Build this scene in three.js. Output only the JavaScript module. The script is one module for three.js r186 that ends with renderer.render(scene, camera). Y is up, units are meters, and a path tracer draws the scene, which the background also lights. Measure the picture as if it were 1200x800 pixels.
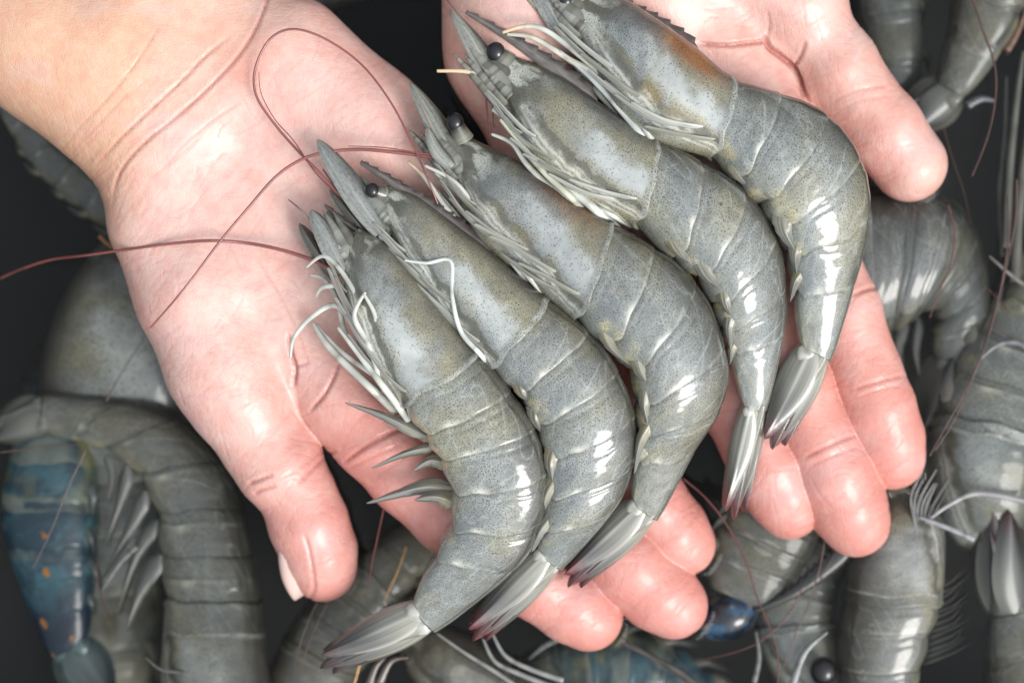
import * as THREE from 'three';
import { mergeGeometries } from 'three/addons/utils/BufferGeometryUtils.js';

// ------------------------------------------------------------------ camera, sky, sun, exposure
const CAM_Y = 0.475, REF_Y = 0.025, PXM = 0.2e-3;          // the picture's 1200 x 800 grid is 0.2 mm a step in the plane y = 25 mm
const W = 1024, H = 682;
const scene = new THREE.Scene();
const camera = new THREE.PerspectiveCamera(2 * Math.atan(0.08 / (CAM_Y - REF_Y)) * 180 / Math.PI, W / H, 0.02, 20);
camera.position.set(0, CAM_Y, 0);
camera.up.set(0, 0, -1);
camera.lookAt(0, 0, 0);
camera.focus = CAM_Y - 0.031;
camera.userData.fStop = 5.2;
scene.add(camera);

const SUN = new THREE.Vector3(0.57, 0.70, 0.46).normalize();
{
  const w = 512, h = 256, d = new Float32Array(w * h * 4), v = new THREE.Vector3();
  for (let j = 0; j < h; j++) for (let i = 0; i < w; i++) {
    const up = ((j + 0.5) / h - 0.5) * Math.PI, ro = ((i + 0.5) / w - 0.5) * 2 * Math.PI;
    v.set(Math.cos(ro) * Math.cos(up), Math.sin(up), Math.sin(ro) * Math.cos(up));
    const a = Math.acos(THREE.MathUtils.clamp(v.dot(SUN), -1, 1)) * 180 / Math.PI;
    const veil = 0.56 * (1 + 2 * Math.max(0, v.y)) / 3;                    // an overcast sky: the horizon a third as bright as overhead
    const glow = 1.9 * Math.exp(-Math.pow(a / 26, 2)) + 0.35 * Math.exp(-Math.pow(a / 50, 2));
    const o = (j * w + i) * 4, below = v.y < 0;
    d[o] = below ? 0.10 : 0.93 * veil + glow * 0.98; d[o + 1] = below ? 0.10 : 0.985 * veil + glow; d[o + 2] = below ? 0.095 : 1.06 * veil + glow * 1.03; d[o + 3] = 1;
  }
  const t = new THREE.DataTexture(d, w, h, THREE.RGBAFormat, THREE.FloatType);
  t.mapping = THREE.EquirectangularReflectionMapping; t.magFilter = t.minFilter = THREE.LinearFilter; t.needsUpdate = true;
  scene.background = t; scene.environment = t;
}
const sun = new THREE.DirectionalLight(0xfffaf3, 1.5);
sun.position.copy(SUN); sun.castShadow = true; sun.shadow.radius = 46;
sun.shadow.camera.left = sun.shadow.camera.bottom = -0.2; sun.shadow.camera.right = sun.shadow.camera.top = 0.2;
sun.shadow.camera.near = 0.1; sun.shadow.camera.far = 2; sun.shadow.mapSize.set(2048, 2048);
scene.add(sun, sun.target);

const renderer = new THREE.WebGLRenderer({ antialias: true });
renderer.setSize(W, H);
renderer.toneMapping = THREE.LinearToneMapping;
renderer.toneMappingExposure = 1.72;
renderer.shadowMap.enabled = true;

// ------------------------------------------------------------------ helpers
const V3 = THREE.Vector3, { clamp, lerp, smoothstep } = THREE.MathUtils;
const sst = (a, b, x) => { const t = clamp((x - a) / (b - a), 0, 1); return t * t * (3 - 2 * t); };
function rng(seed) { let a = seed >>> 0; return () => { a |= 0; a = a + 0x6D2B79F5 | 0; let t = Math.imul(a ^ a >>> 15, 1 | a); t = t + Math.imul(t ^ t >>> 7, 61 | t) ^ t; return ((t ^ t >>> 14) >>> 0) / 4294967296; }; }
function hash3(x, y, z) { let h = Math.imul(x, 374761393) + Math.imul(y, 668265263) + Math.imul(z, 1274126177) | 0; h = Math.imul(h ^ h >>> 13, 1274126177); return ((h ^ h >>> 16) >>> 0) / 4294967296; }
function noise3(x, y, z) {
  const ix = Math.floor(x), iy = Math.floor(y), iz = Math.floor(z), fx = x - ix, fy = y - iy, fz = z - iz;
  const u = fx * fx * (3 - 2 * fx), v = fy * fy * (3 - 2 * fy), w = fz * fz * (3 - 2 * fz);
  const c = (a, b, d) => hash3(ix + a, iy + b, iz + d);
  return lerp(lerp(lerp(c(0, 0, 0), c(1, 0, 0), u), lerp(c(0, 1, 0), c(1, 1, 0), u), v), lerp(lerp(c(0, 0, 1), c(1, 0, 1), u), lerp(c(0, 1, 1), c(1, 1, 1), u), v), w);
}
function noise2(x, y, s) {
  const ix = Math.floor(x), iy = Math.floor(y), fx = x - ix, fy = y - iy, u = fx * fx * (3 - 2 * fx), v = fy * fy * (3 - 2 * fy);
  return lerp(lerp(hash3(ix, iy, s), hash3(ix + 1, iy, s), u), lerp(hash3(ix, iy + 1, s), hash3(ix + 1, iy + 1, s), u), v);
}
const fbm2 = (x, y, s) => noise2(x, y, s) * 0.55 + noise2(x * 2.1, y * 2.1, s + 7) * 0.3 + noise2(x * 4.3, y * 4.3, s + 13) * 0.15;
const fbm3 = (x, y, z) => noise3(x, y, z) * 0.55 + noise3(x * 2.1 + 5, y * 2.1, z * 2.1) * 0.3 + noise3(x * 4.3, y * 4.3 + 9, z * 4.3) * 0.15;
function P(px, py, ymm) { const y = ymm * 1e-3, k = PXM * (CAM_Y - y) / (CAM_Y - REF_Y); return new V3((px - 600) * k, y, (py - 400) * k); }
function toPx(v) { const k = PXM * (CAM_Y - v.y) / (CAM_Y - REF_Y); return [v.x / k + 600, v.z / k + 400]; }
function catmull(list, t) {                                   // list of arrays of numbers, t in 0 .. list.length-1
  const n = list.length - 1, i = Math.min(n - 1, Math.max(0, Math.floor(t))), f = t - i;
  const a = list[Math.max(0, i - 1)], b = list[i], c = list[i + 1], d = list[Math.min(n, i + 2)];
  return b.map((_, k) => { const p0 = a[k], p1 = b[k], p2 = c[k], p3 = d[k]; return 0.5 * (2 * p1 + (p2 - p0) * f + (2 * p0 - 5 * p1 + 4 * p2 - p3) * f * f + (3 * p1 - p0 - 3 * p2 + p3) * f * f * f); });
}
const used = {};
function numbered(n) { used[n] = (used[n] ?? -1) + 1; return used[n] ? n + '_' + String(used[n]).padStart(3, '0') : n; }
function finish(m) { m.castShadow = m.receiveShadow = true; return m; }
function part(name, geo, mat, parent, base) {
  if (base) geo.translate(-base.x, -base.y, -base.z);
  const m = finish(new THREE.Mesh(geo, mat)); m.name = name; parent.add(m); return m;
}
function geom(pos, idx, uv, col) {
  const g = new THREE.BufferGeometry();
  g.setAttribute('position', new THREE.BufferAttribute(pos instanceof Float32Array ? pos : new Float32Array(pos), 3));
  if (uv) g.setAttribute('uv', new THREE.BufferAttribute(new Float32Array(uv), 2));
  if (col) g.setAttribute('color', new THREE.BufferAttribute(col instanceof Float32Array ? col : new Float32Array(col), 3));
  g.setIndex(idx); g.computeVertexNormals(); return g;
}
// a tapered tube through 3D points; radii in metres, one per point; colour(u) optional
function tube(pts, rad, { sides = 7, steps = 6, color = null, flat = 1 } = {}) {
  const n = (pts.length - 1) * steps, list = pts.map((p, i) => [p.x, p.y, p.z, rad[i]]), pos = [], idx = [], uv = [], col = [];
  const rows = []; for (let i = 0; i <= n; i++) rows.push(catmull(list, i / steps));
  const T = new V3(), N = new V3(), B = new V3(), up = new V3(0, 1, 0);
  for (let i = 0; i <= n; i++) {
    const a = rows[Math.max(0, i - 1)], b = rows[Math.min(n, i + 1)], c = rows[i];
    T.set(b[0] - a[0], b[1] - a[1], b[2] - a[2]).normalize();
    if (Math.abs(T.y) > 0.98) N.set(1, 0, 0); else N.crossVectors(T, up).normalize();
    B.crossVectors(N, T).normalize();
    for (let j = 0; j < sides; j++) {
      const an = j / sides * 2 * Math.PI, r = Math.max(c[3], 2e-5), cx = Math.cos(an) * r, sy = Math.sin(an) * r * flat;
      pos.push(c[0] + N.x * cx + B.x * sy, c[1] + N.y * cx + B.y * sy, c[2] + N.z * cx + B.z * sy); uv.push(i / n, j / sides);
      if (color) col.push(...color(i / n));
    }
  }
  for (let i = 0; i < n; i++) for (let j = 0; j < sides; j++) { const a = i * sides + j, b = i * sides + (j + 1) % sides; idx.push(a, a + sides, b, b, a + sides, b + sides); }
  for (const [row, flip] of [[0, 0], [n, 1]]) {
    const c = pos.length / 3; pos.push(rows[row][0], rows[row][1], rows[row][2]); uv.push(row / n, 0); if (color) col.push(...color(row / n));
    for (let j = 0; j < sides; j++) { const a = row * sides + j, b = row * sides + (j + 1) % sides; flip ? idx.push(c, b, a) : idx.push(c, a, b); }
  }
  return geom(pos, idx, uv, color ? col : null);
}
// a leaf-like blade along an axis: half width and thickness in metres; tilt turns it about its axis
function blade(axis, width, { thick = 0.0004, camber = 0, tilt = 0, nu = 28, nv = 9, tooth = null, ribs = 0, color = null } = {}) {
  const list = axis.map((p) => [p.x, p.y, p.z]), n = list.length - 1, pos = [], idx = [], uv = [], col = [];
  const T = new V3(), N = new V3(), U = new V3(), up = new V3(0, 1, 0);
  for (let i = 0; i <= nu; i++) {
    const u = i / nu, c = catmull(list, u * n), a = catmull(list, Math.max(0, u * n - 0.03)), b = catmull(list, Math.min(n, u * n + 0.03));
    T.set(b[0] - a[0], b[1] - a[1], b[2] - a[2]).normalize(); N.crossVectors(T, up).normalize(); U.crossVectors(N, T).normalize();
    N.applyAxisAngle(T, tilt); U.applyAxisAngle(T, tilt);
    const w = width(u), tt = thick * Math.min(1, Math.sqrt(Math.max(0, 1 - u)) * 2 + 0.15);
    for (let side = 0; side < 2; side++) for (let j = 0; j <= nv; j++) {
      const v = j / nv * 2 - 1, k = Math.sqrt(Math.max(0, 1 - v * v));
      let off = w * v; if (tooth) off += (v > 0.99 ? tooth(u) : 0) + (v > 0.7 ? tooth(u) * 0.5 * (v < 0.99) : 0);
      const h = camber * (1 - v * v) + (side ? -1 : 1) * tt * k + (ribs && !side ? ribs * Math.exp(-Math.pow((v + 0.08) / 0.16, 2)) * k * sst(0, 0.15, u) : 0);
      pos.push(c[0] + N.x * off + U.x * h, c[1] + N.y * off + U.y * h, c[2] + N.z * off + U.z * h); uv.push(u, j / nv);
      if (color) col.push(...color(u, v));
    }
  }
  const row = 2 * (nv + 1);
  for (let i = 0; i < nu; i++) {
    for (let j = 0; j < nv; j++) {
      let a = i * row + j; idx.push(a, a + 1, a + row, a + 1, a + row + 1, a + row);
      a += nv + 1; idx.push(a, a + row, a + 1, a + 1, a + row, a + row + 1);
    }
  }
  const g = geom(pos, idx, uv, color ? col : null);
  return g;
}
const mix3 = (a, b, t) => [a[0] + (b[0] - a[0]) * t, a[1] + (b[1] - a[1]) * t, a[2] + (b[2] - a[2]) * t];

// ------------------------------------------------------------------ materials
function tileBump(size, fn) {
  const d = new Uint8Array(size * size * 4);
  for (let y = 0; y < size; y++) for (let x = 0; x < size; x++) { const v = clamp(fn(x / size, y / size), 0, 1) * 255, o = (y * size + x) * 4; d[o] = d[o + 1] = d[o + 2] = v; d[o + 3] = 255; }
  const t = new THREE.DataTexture(d, size, size); t.wrapS = t.wrapT = THREE.RepeatWrapping; t.magFilter = t.minFilter = THREE.LinearFilter; t.needsUpdate = true; return t;
}
function periodic(x, y, n, s) {                             // value noise that wraps after n cells
  const X = x * n, Y = y * n, ix = Math.floor(X), iy = Math.floor(Y), fx = X - ix, fy = Y - iy, u = fx * fx * (3 - 2 * fx), v = fy * fy * (3 - 2 * fy), m = (a) => ((a % n) + n) % n;
  return lerp(lerp(hash3(m(ix), m(iy), s), hash3(m(ix + 1), m(iy), s), u), lerp(hash3(m(ix), m(iy + 1), s), hash3(m(ix + 1), m(iy + 1), s), u), v);
}
const skinBump = tileBump(512, (x, y) => {
  // skin cells: dark fine furrows round small plates
  const n = 46; let d1 = 9, d2 = 9; const X = x * n, Y = y * n, ix = Math.floor(X), iy = Math.floor(Y);
  for (let a = -1; a <= 1; a++) for (let b = -1; b <= 1; b++) { const cx = ix + a, cy = iy + b, m = (q) => ((q % n) + n) % n, px = cx + hash3(m(cx), m(cy), 3), py = cy + hash3(m(cx), m(cy), 4), d = Math.hypot(px - X, py - Y); if (d < d1) { d2 = d1; d1 = d; } else if (d < d2) d2 = d; }
  const l = (n_, s_) => 1 - Math.pow(1 - Math.abs(2 * periodic(x, y, n_, s_) - 1), 5);
  return 0.18 + 0.20 * sst(0, 0.35, d2 - d1) + 0.2 * periodic(x, y, 22, 9) + 0.22 * l(13, 21) + 0.2 * l(27, 33);
});
const shellBump = tileBump(512, (x, y) => 0.62 * periodic(x, y, 11, 1) + 0.28 * periodic(x, y, 29, 2) + 0.10 * periodic(x, y, 80, 3));
const skinMat = new THREE.MeshPhysicalMaterial({ vertexColors: true, roughness: 0.52, bumpMap: skinBump, bumpScale: 0.00017, specularIntensity: 0.8, clearcoat: 0.42, clearcoatRoughness: 0.24 });
const nailMat = new THREE.MeshPhysicalMaterial({ color: new THREE.Color().setRGB(0.60, 0.43, 0.38), roughness: 0.3, clearcoat: 0.6, clearcoatRoughness: 0.15 });
const bladeMat = new THREE.MeshPhysicalMaterial({ vertexColors: true, roughness: 0.4, clearcoat: 0.8, clearcoatRoughness: 0.12, transmission: 0.12, thickness: 0 });
const legMat = new THREE.MeshPhysicalMaterial({ vertexColors: true, roughness: 0.4, clearcoat: 0.6, clearcoatRoughness: 0.15 });
const swimMat = new THREE.MeshPhysicalMaterial({ vertexColors: true, roughness: 0.6, clearcoat: 0.8, clearcoatRoughness: 0.15, transmission: 0.4, thickness: 0 });
const eyeMat = new THREE.MeshPhysicalMaterial({ color: new THREE.Color().setRGB(0.006, 0.006, 0.008), roughness: 0.35, specularIntensity: 0.3, clearcoat: 0.8, clearcoatRoughness: 0.03 });

// ------------------------------------------------------------------ shell print: colour and stipple of a shrimp's body, u along, v from back to belly
function bakeBody(seed, TW, TH, tOfU, lenMM, halfMM, o = {}) {
  const { brown = 0, blue = 0, tone = 1, dark = 0, warm = 0, red = 0, pale = 1 } = o, R = rng(seed * 977 + 5);
  const c = new Float32Array(TW * TH * 3), dens = new Float32Array(TW * TH);
  const mm = lenMM / TW, mv = halfMM / TH;
  for (let y = 0; y < TH; y++) for (let x = 0; x < TW; x++) {
    const t = tOfU[x], f = (y + 0.5) / TH, X = x * mm, Y = y * mv;
    const n1 = fbm2(X / 13, Y / 13, seed), n2 = fbm2(X / 4.2, Y / 4.2, seed + 31), n3 = noise2(X / 1.1, Y / 1.1, seed + 57), n4 = noise2(X / 0.35, Y / 0.35, seed + 77);
    let k = [0.250, 0.265, 0.250], de = 0.97;
    k = mix3(k, [0.270, 0.250, 0.160], sst(0.44, 0.68, n1) * 0.85);
    k = mix3(k, [0.205, 0.232, 0.235], sst(0.46, 0.28, n1) * 0.75);
    if (t < 3) {
      const uc = t / 3, q = f - (0.28 + 0.30 * uc);
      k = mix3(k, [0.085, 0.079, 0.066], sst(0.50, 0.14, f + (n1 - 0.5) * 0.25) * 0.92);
      const wob = (n2 - 0.5) * 0.12;
      const A = sst(-0.12, 0.02, q + wob) * sst(0.19, 0.09, q + wob) * sst(0.36, 0.66, uc + wob) * sst(0.99, 0.95, uc) * pale * (0.75 + 0.3 * n1);
      k = mix3(k, [0.44, 0.475, 0.47], A * 0.82); de *= 1 - 0.82 * A;
      const Bd = sst(0.21, 0.26, q + wob) * sst(0.42, 0.35, q + wob) * sst(0.12, 0.3, uc) * pale * (0.6 + 0.4 * Math.sin(q * 120 + n2 * 8));
      k = mix3(k, [0.56, 0.56, 0.49], Bd * 0.85); de *= 1 - 0.8 * Bd;
      const C = sst(0.17, 0.2, q + wob) * sst(0.27, 0.24, q + wob) * sst(0.2, 0.4, uc);
      k = mix3(k, [0.11, 0.108, 0.08], C * 0.85);
      const head = sst(0.36, 0.16, uc + wob * 0.6);
      k = mix3(k, mix3([0.10, 0.095, 0.065], [0.44, 0.45, 0.39], sst(0.36, 0.62, n2 + (f - 0.5) * 0.35)), head * 0.85);
      k = mix3(k, [0.055, 0.05, 0.04], head * sst(0.035, 0.0, Math.abs(n2 - 0.45)) * 0.6);
      de *= 1 - 0.35 * head;
      const br = Math.exp(-Math.pow((uc - 0.72) / 0.17, 2) - Math.pow((f - 0.27) / 0.10, 2)) * sst(0.2, 0.5, n2 + 0.12);
      k = mix3(k, [0.25, 0.105, 0.035], clamp(br * 1.5, 0, 1) * brown);
      const gut = Math.exp(-Math.pow((uc - 0.58) / 0.25, 2) - Math.pow((f - 0.66) / 0.07, 2)) * sst(0.35, 0.6, n2);
      k = mix3(k, [0.28, 0.215, 0.085], gut * brown * 0.6);
      const rd = Math.exp(-Math.pow((uc - 0.50) / 0.05, 2) - Math.pow((f - 0.17) / 0.05, 2));
      k = mix3(k, [0.30, 0.05, 0.035], rd * red);
      k = mix3(k, [0.50, 0.53, 0.49], sst(0.965, 0.985, uc) * 0.55 * (0.4 + n3));
      k = mix3(k, [0.48, 0.45, 0.30], sst(0.86, 1.0, f + wob) * 0.7);
    } else {
      const s = Math.min(5, Math.floor(t - 3)), us = t - 3 - s;
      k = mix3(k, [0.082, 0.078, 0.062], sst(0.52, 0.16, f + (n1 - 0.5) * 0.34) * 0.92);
      k = mix3(k, [0.30, 0.32, 0.30], Math.exp(-Math.pow((f - 0.52) / 0.13, 2)) * 0.35 * (0.4 + n2));
      k = mix3(k, [0.33, 0.34, 0.28], sst(0.62, 0.95, f + (n1 - 0.5) * 0.35) * 0.75);
      k = mix3(k, [0.47, 0.41, 0.22], sst(0.68, 0.92, f) * sst(0.5, 0.75, n2) * 0.8); de *= 1 - 0.7 * sst(0.74, 0.95, f);
      const bow = us + 0.05 * (n2 - 0.5);
      const line = sst(0.90, 0.945, bow) * sst(1.02, 0.985, bow);
      const lk = sst(0.40, 0.62, fbm2(X / 3 + s * 17, Y / 2.2, seed + 200)) * sst(0.06, 0.2, f);
      k = mix3(k, [0.40, 0.42, 0.38], line * lk * 0.42); de *= 1 - 0.7 * line * lk;
      k = mix3(k, [0.12, 0.118, 0.095], sst(0.10, 0.02, bow) * 0.5 * (s > 0 ? 1 : 0.4));  // seam shading painted in: dark groove just behind each plate edge
      const hinge = Math.exp(-Math.pow((us - 0.96) / 0.09, 2) - Math.pow((f - 0.63) / 0.05, 2));
      k = mix3(k, [0.62, 0.62, 0.54], hinge * 0.9); de *= 1 - hinge;
      const st = Math.pow(1 - Math.abs(2 * noise2(X / 9 + Y / 16, Y / 3.2 - X / 7, seed + 90) - 1), 14);
      k = mix3(k, [0.42, 0.45, 0.42], st * 0.4); de *= 1 - 0.4 * st;
      const ob = Math.exp(-Math.pow(((f - 0.62) + (0.96 - us) * 0.85) / 0.018, 2)) * sst(0.45, 0.7, us) * sst(0.99, 0.9, us) * sst(0.35, 0.6, noise2(X / 4, s * 9, seed + 300));
      k = mix3(k, [0.42, 0.44, 0.40], ob * 0.5); de *= 1 - 0.6 * ob;
      if (s === 5) k = mix3(k, [0.32, 0.34, 0.32], 0.35);
      const vw = fbm2(X / 7 + 60, Y / 7, seed + 140) * 7 + Y * 0.11 - X * 0.16, vein = Math.pow(1 - Math.abs(((vw % 1) + 1) % 1 - 0.5) * 2, 16) * sst(0.45, 0.62, noise2(X / 3.4, Y / 3.4, seed + 150)) * sst(0.15, 0.35, f);
      k = mix3(k, [0.45, 0.47, 0.44], vein * 0.6); de *= 1 - 0.7 * vein;
      k = mix3(k, [0.10, 0.098, 0.075], 0.55 * sst(0.55, 0.75, n2) * sst(0.75, 0.5, f)); de *= 0.62 + 0.6 * sst(0.9, 0.3, us);
      k = mix3(k, [0.045, 0.043, 0.034], 0.75 * Math.exp(-Math.pow((f - 0.19 - 0.02 * (n1 - 0.5)) / 0.016, 2)) * sst(0.25, 0.5, n2 + 0.1));
      k = mix3(k, [0.04, 0.04, 0.035], Math.exp(-Math.pow((f - 0.085) / 0.012, 2)) * 0.5);
    }
    const g = 0.76 * tone * (0.66 + 0.68 * n2) * (0.95 + 0.1 * n3) * (0.97 + 0.06 * n4) * (1 - dark);
    const b = blue * sst(0.15, 0.6, t / 9 + (n1 - 0.5) * 0.5);
    if (blue) {
      const us = t - Math.floor(t);
      k = mix3(k, mix3(mix3([0.02, 0.09, 0.15], [0.05, 0.19, 0.25], sst(0.35, 0.65, n2)), [0.28, 0.33, 0.30], sst(0.45, 0.95, us + (n2 - 0.5) * 1.3) * (1 - sst(6.2, 7.6, t))), b * 0.9);
      k = mix3(k, [0.012, 0.03, 0.07], b * sst(7.4, 8.3, t) * 0.85);
      k = mix3(k, [0.42, 0.40, 0.16], b * sst(0.55, 0.7, n1) * sst(6.5, 4.5, t) * 0.8);
      for (const [ot, of, orad] of [[6.45, 0.5, 0.10], [7.25, 0.47, 0.11], [8.25, 0.30, 0.13], [8.75, 0.62, 0.13], [8.95, 0.25, 0.12]]) k = mix3(k, [0.70, 0.28, 0.04], b * sst(0.8, 0.35, Math.hypot((t - ot) / orad / 1.3, (f - of) / orad * 2.4) + (n3 - 0.5) * 0.8));
    }
    const i = (y * TW + x) * 3;
    c[i] = k[0] * g * (1 + 0.25 * warm); c[i + 1] = k[1] * g * (1 + 0.05 * warm); c[i + 2] = k[2] * g * (1 - 0.15 * warm); dens[y * TW + x] = de * (1 - blue * 0.8) * (0.45 + 0.55 * sst(0.25, 0.55, n2) + 0.3 * n1);
  }
  const sp = 0.44;
  for (let gy = 0; gy < halfMM / sp; gy++) for (let gx = 0; gx < lenMM / sp; gx++) {
    const cx = (gx + 0.5 + (R() - 0.5) * 0.85 + (gy % 2) * 0.5) * sp / mm, cy = (gy + 0.5 + (R() - 0.5) * 0.85) * sp / mv, x0 = Math.floor(cx), y0 = Math.floor(cy), pr = R(), rr = 0.078 + 0.08 * R() * R() + 0.02 * R(), am = 0.74 + 0.25 * R();
    if (x0 < 0 || y0 < 0 || x0 >= TW || y0 >= TH || pr > dens[y0 * TW + x0]) continue;
    const rx = Math.ceil(rr / mm) + 1, ry = Math.ceil(rr / mv) + 1;
    for (let y = Math.max(0, y0 - ry); y <= Math.min(TH - 1, y0 + ry); y++) for (let x = Math.max(0, x0 - rx); x <= Math.min(TW - 1, x0 + rx); x++) {
      const d = Math.hypot((x - cx) * mm, (y - cy) * mv), a = am * sst(rr * 1.25, rr * 0.6, d), i = (y * TW + x) * 3;
      c[i] = lerp(c[i], 0.022, a); c[i + 1] = lerp(c[i + 1], 0.024, a); c[i + 2] = lerp(c[i + 2], 0.026, a);
    }
  }
  const out = new Uint8Array(TW * TH * 4), enc = (l) => { l = clamp(l, 0, 1); return 255 * (l <= 0.0031308 ? l * 12.92 : 1.055 * Math.pow(l, 1 / 2.4) - 0.055); };
  for (let i = 0; i < TW * TH; i++) { out[i * 4] = enc(c[i * 3]); out[i * 4 + 1] = enc(c[i * 3 + 1]); out[i * 4 + 2] = enc(c[i * 3 + 2]); out[i * 4 + 3] = 255; }
  const t = new THREE.DataTexture(out, TW, TH); t.colorSpace = THREE.SRGBColorSpace; t.magFilter = t.minFilter = THREE.LinearFilter; t.wrapS = t.wrapT = THREE.ClampToEdgeWrapping; t.needsUpdate = true;
  return t;
}

// ------------------------------------------------------------------ shrimp
const NC = 3, NS = 9;                                         // carapace is t 0..3, six abdomen segments t 3..9
class Body {
  constructor(pairs, wr, roll) {                              // pairs: [Dx, Dy, Vx, Vy, y(mm)] ten of them
    this.pairs = pairs; this.wr = wr; this.roll = roll; this.cache = new Map();
    const n = 240; this.arc = [0]; let last = this.frame(0).C, per = 0;
    for (let i = 1; i <= n; i++) { const fr = this.frame(i / n * NS); this.arc.push(this.arc[i - 1] + fr.C.distanceTo(last)); last = fr.C; per += fr.h; }
    this.len = this.arc[n]; this.meanH = per / n; this.n = n;
  }
  u(t) { const x = clamp(t / NS, 0, 1) * this.n, i = Math.min(this.n - 1, Math.floor(x)); return lerp(this.arc[i], this.arc[i + 1], x - i) / this.len; }
  tOfU(W_) { const out = new Float32Array(W_); let i = 0; for (let x = 0; x < W_; x++) { const s = (x + 0.5) / W_ * this.len; while (i < this.n - 1 && this.arc[i + 1] < s) i++; out[x] = (i + (s - this.arc[i]) / Math.max(1e-9, this.arc[i + 1] - this.arc[i])) / this.n * NS; } return out; }
  frame(t) {
    const key = Math.round(t * 500); if (this.cache.has(key)) return this.cache.get(key);
    const at = (s) => { const a = catmull(this.pairs, clamp(s, 0, NS)); return [P(a[0], a[1], a[4]), P(a[2], a[3], a[4]), a]; };
    const [D, V] = at(t), C = D.clone().add(V).multiplyScalar(0.5), Hv = D.clone().sub(V).multiplyScalar(0.5), h = Hv.length();
    const mid = (s) => { const [d, v] = at(s); return d.add(v); };
    const T = mid(t + 0.05).sub(mid(t - 0.05)).normalize();
    Hv.y -= Math.sin(this.roll) * h;
    const B = new V3().crossVectors(Hv, T).normalize(); if (B.y < 0) B.negate();
    const r = { C, Hv, h, T, B, w: h * this.wr(t) }; this.cache.set(key, r); return r;
  }
  at(t, phi, sc = 1, bow = 0) {
    const s = Math.sin(phi), cc = Math.cos(phi), f_ = Math.acos(clamp(cc, -1, 1)) / Math.PI, fr = this.frame(clamp(t + bow * (s * s + 0.8 * Math.exp(-Math.pow((f_ - 0.82) / 0.09, 2)) - 0.25 * Math.exp(-Math.pow((f_ - 0.64) / 0.06, 2)) + 0.9 * (noise2(f_ * 7, Math.round(t) * 5.3, Math.round(this.pairs[0][0])) - 0.5) * s * s), 0, NS));
    const ss = Math.sign(s) * Math.pow(Math.abs(s), 0.66), cs = cc * (cc < 0 ? 1 : 1);
    return fr.C.clone().addScaledVector(fr.Hv, cs * sc).addScaledVector(fr.B, ss * fr.w * sc);
  }
}
function shellMesh(body, t0, t1, nu, nv, scale, { bow0 = 0, bow1 = 0, cap0 = 0, cap1 = 0, slant = 0 } = {}) {
  const pos = [], uv = [], idx = [], rows = [];
  if (cap0) rows.push([0, cap0]);
  for (let i = 0; i <= nu; i++) rows.push([i / nu, 1]);
  if (cap1) rows.push([1, cap1]);
  for (const [u, m] of rows) {
    const bow = lerp(bow0, bow1, u);
    for (let j = 0; j <= nv; j++) {
      const phi = j / nv * 2 * Math.PI, f0 = j / nv * 2, f = f0 <= 1 ? f0 : 2 - f0, t = lerp(t0 + slant * Math.pow(f, 1.3), t1, u), p = body.at(t, phi, scale(u, phi, t) * m, bow); pos.push(p.x, p.y, p.z);
      uv.push(body.u(t), f);
    }
  }
  const n = rows.length - 1, r = nv + 1;
  for (let i = 0; i < n; i++) for (let j = 0; j < nv; j++) { const a = i * r + j; idx.push(a, a + 1, a + r, a + 1, a + r + 1, a + r); }
  const g = geom(pos, idx, uv);
  const nm = g.attributes.normal; for (let i = 0; i <= n; i++) { const a = i * r, b = a + nv, v = new V3(nm.getX(a) + nm.getX(b), nm.getY(a) + nm.getY(b), nm.getZ(a) + nm.getZ(b)).normalize(); nm.setXYZ(a, v.x, v.y, v.z); nm.setXYZ(b, v.x, v.y, v.z); }
  // outward faces
  const c = body.frame((t0 + t1) / 2).C, p = new V3().fromBufferAttribute(g.attributes.position, Math.floor(n / 2) * r + Math.floor(nv / 4)), q = new V3().fromBufferAttribute(nm, Math.floor(n / 2) * r + Math.floor(nv / 4));
  if (p.sub(c).dot(q) < 0) { const ix = g.index.array; for (let i = 0; i < ix.length; i += 3) { const w = ix[i]; ix[i] = ix[i + 1]; ix[i + 1] = w; } for (let i = 0; i < nm.array.length; i++) nm.array[i] *= -1; }
  return g;
}
function bodyMaterial(tex, body, { rough = 0.55, coat = 1 } = {}) {
  const b = shellBump.clone(); b.repeat.set(body.len / 0.03, Math.PI * body.meanH / 0.03); b.needsUpdate = true;
  return new THREE.MeshPhysicalMaterial({ map: tex, roughness: rough, bumpMap: b, bumpScale: 0.00024, specularIntensity: 0.35, clearcoat: coat, clearcoatRoughness: 0.10, ior: 1.5 });
}
const lum = (c, k) => c.map((x) => x * k);

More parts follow.
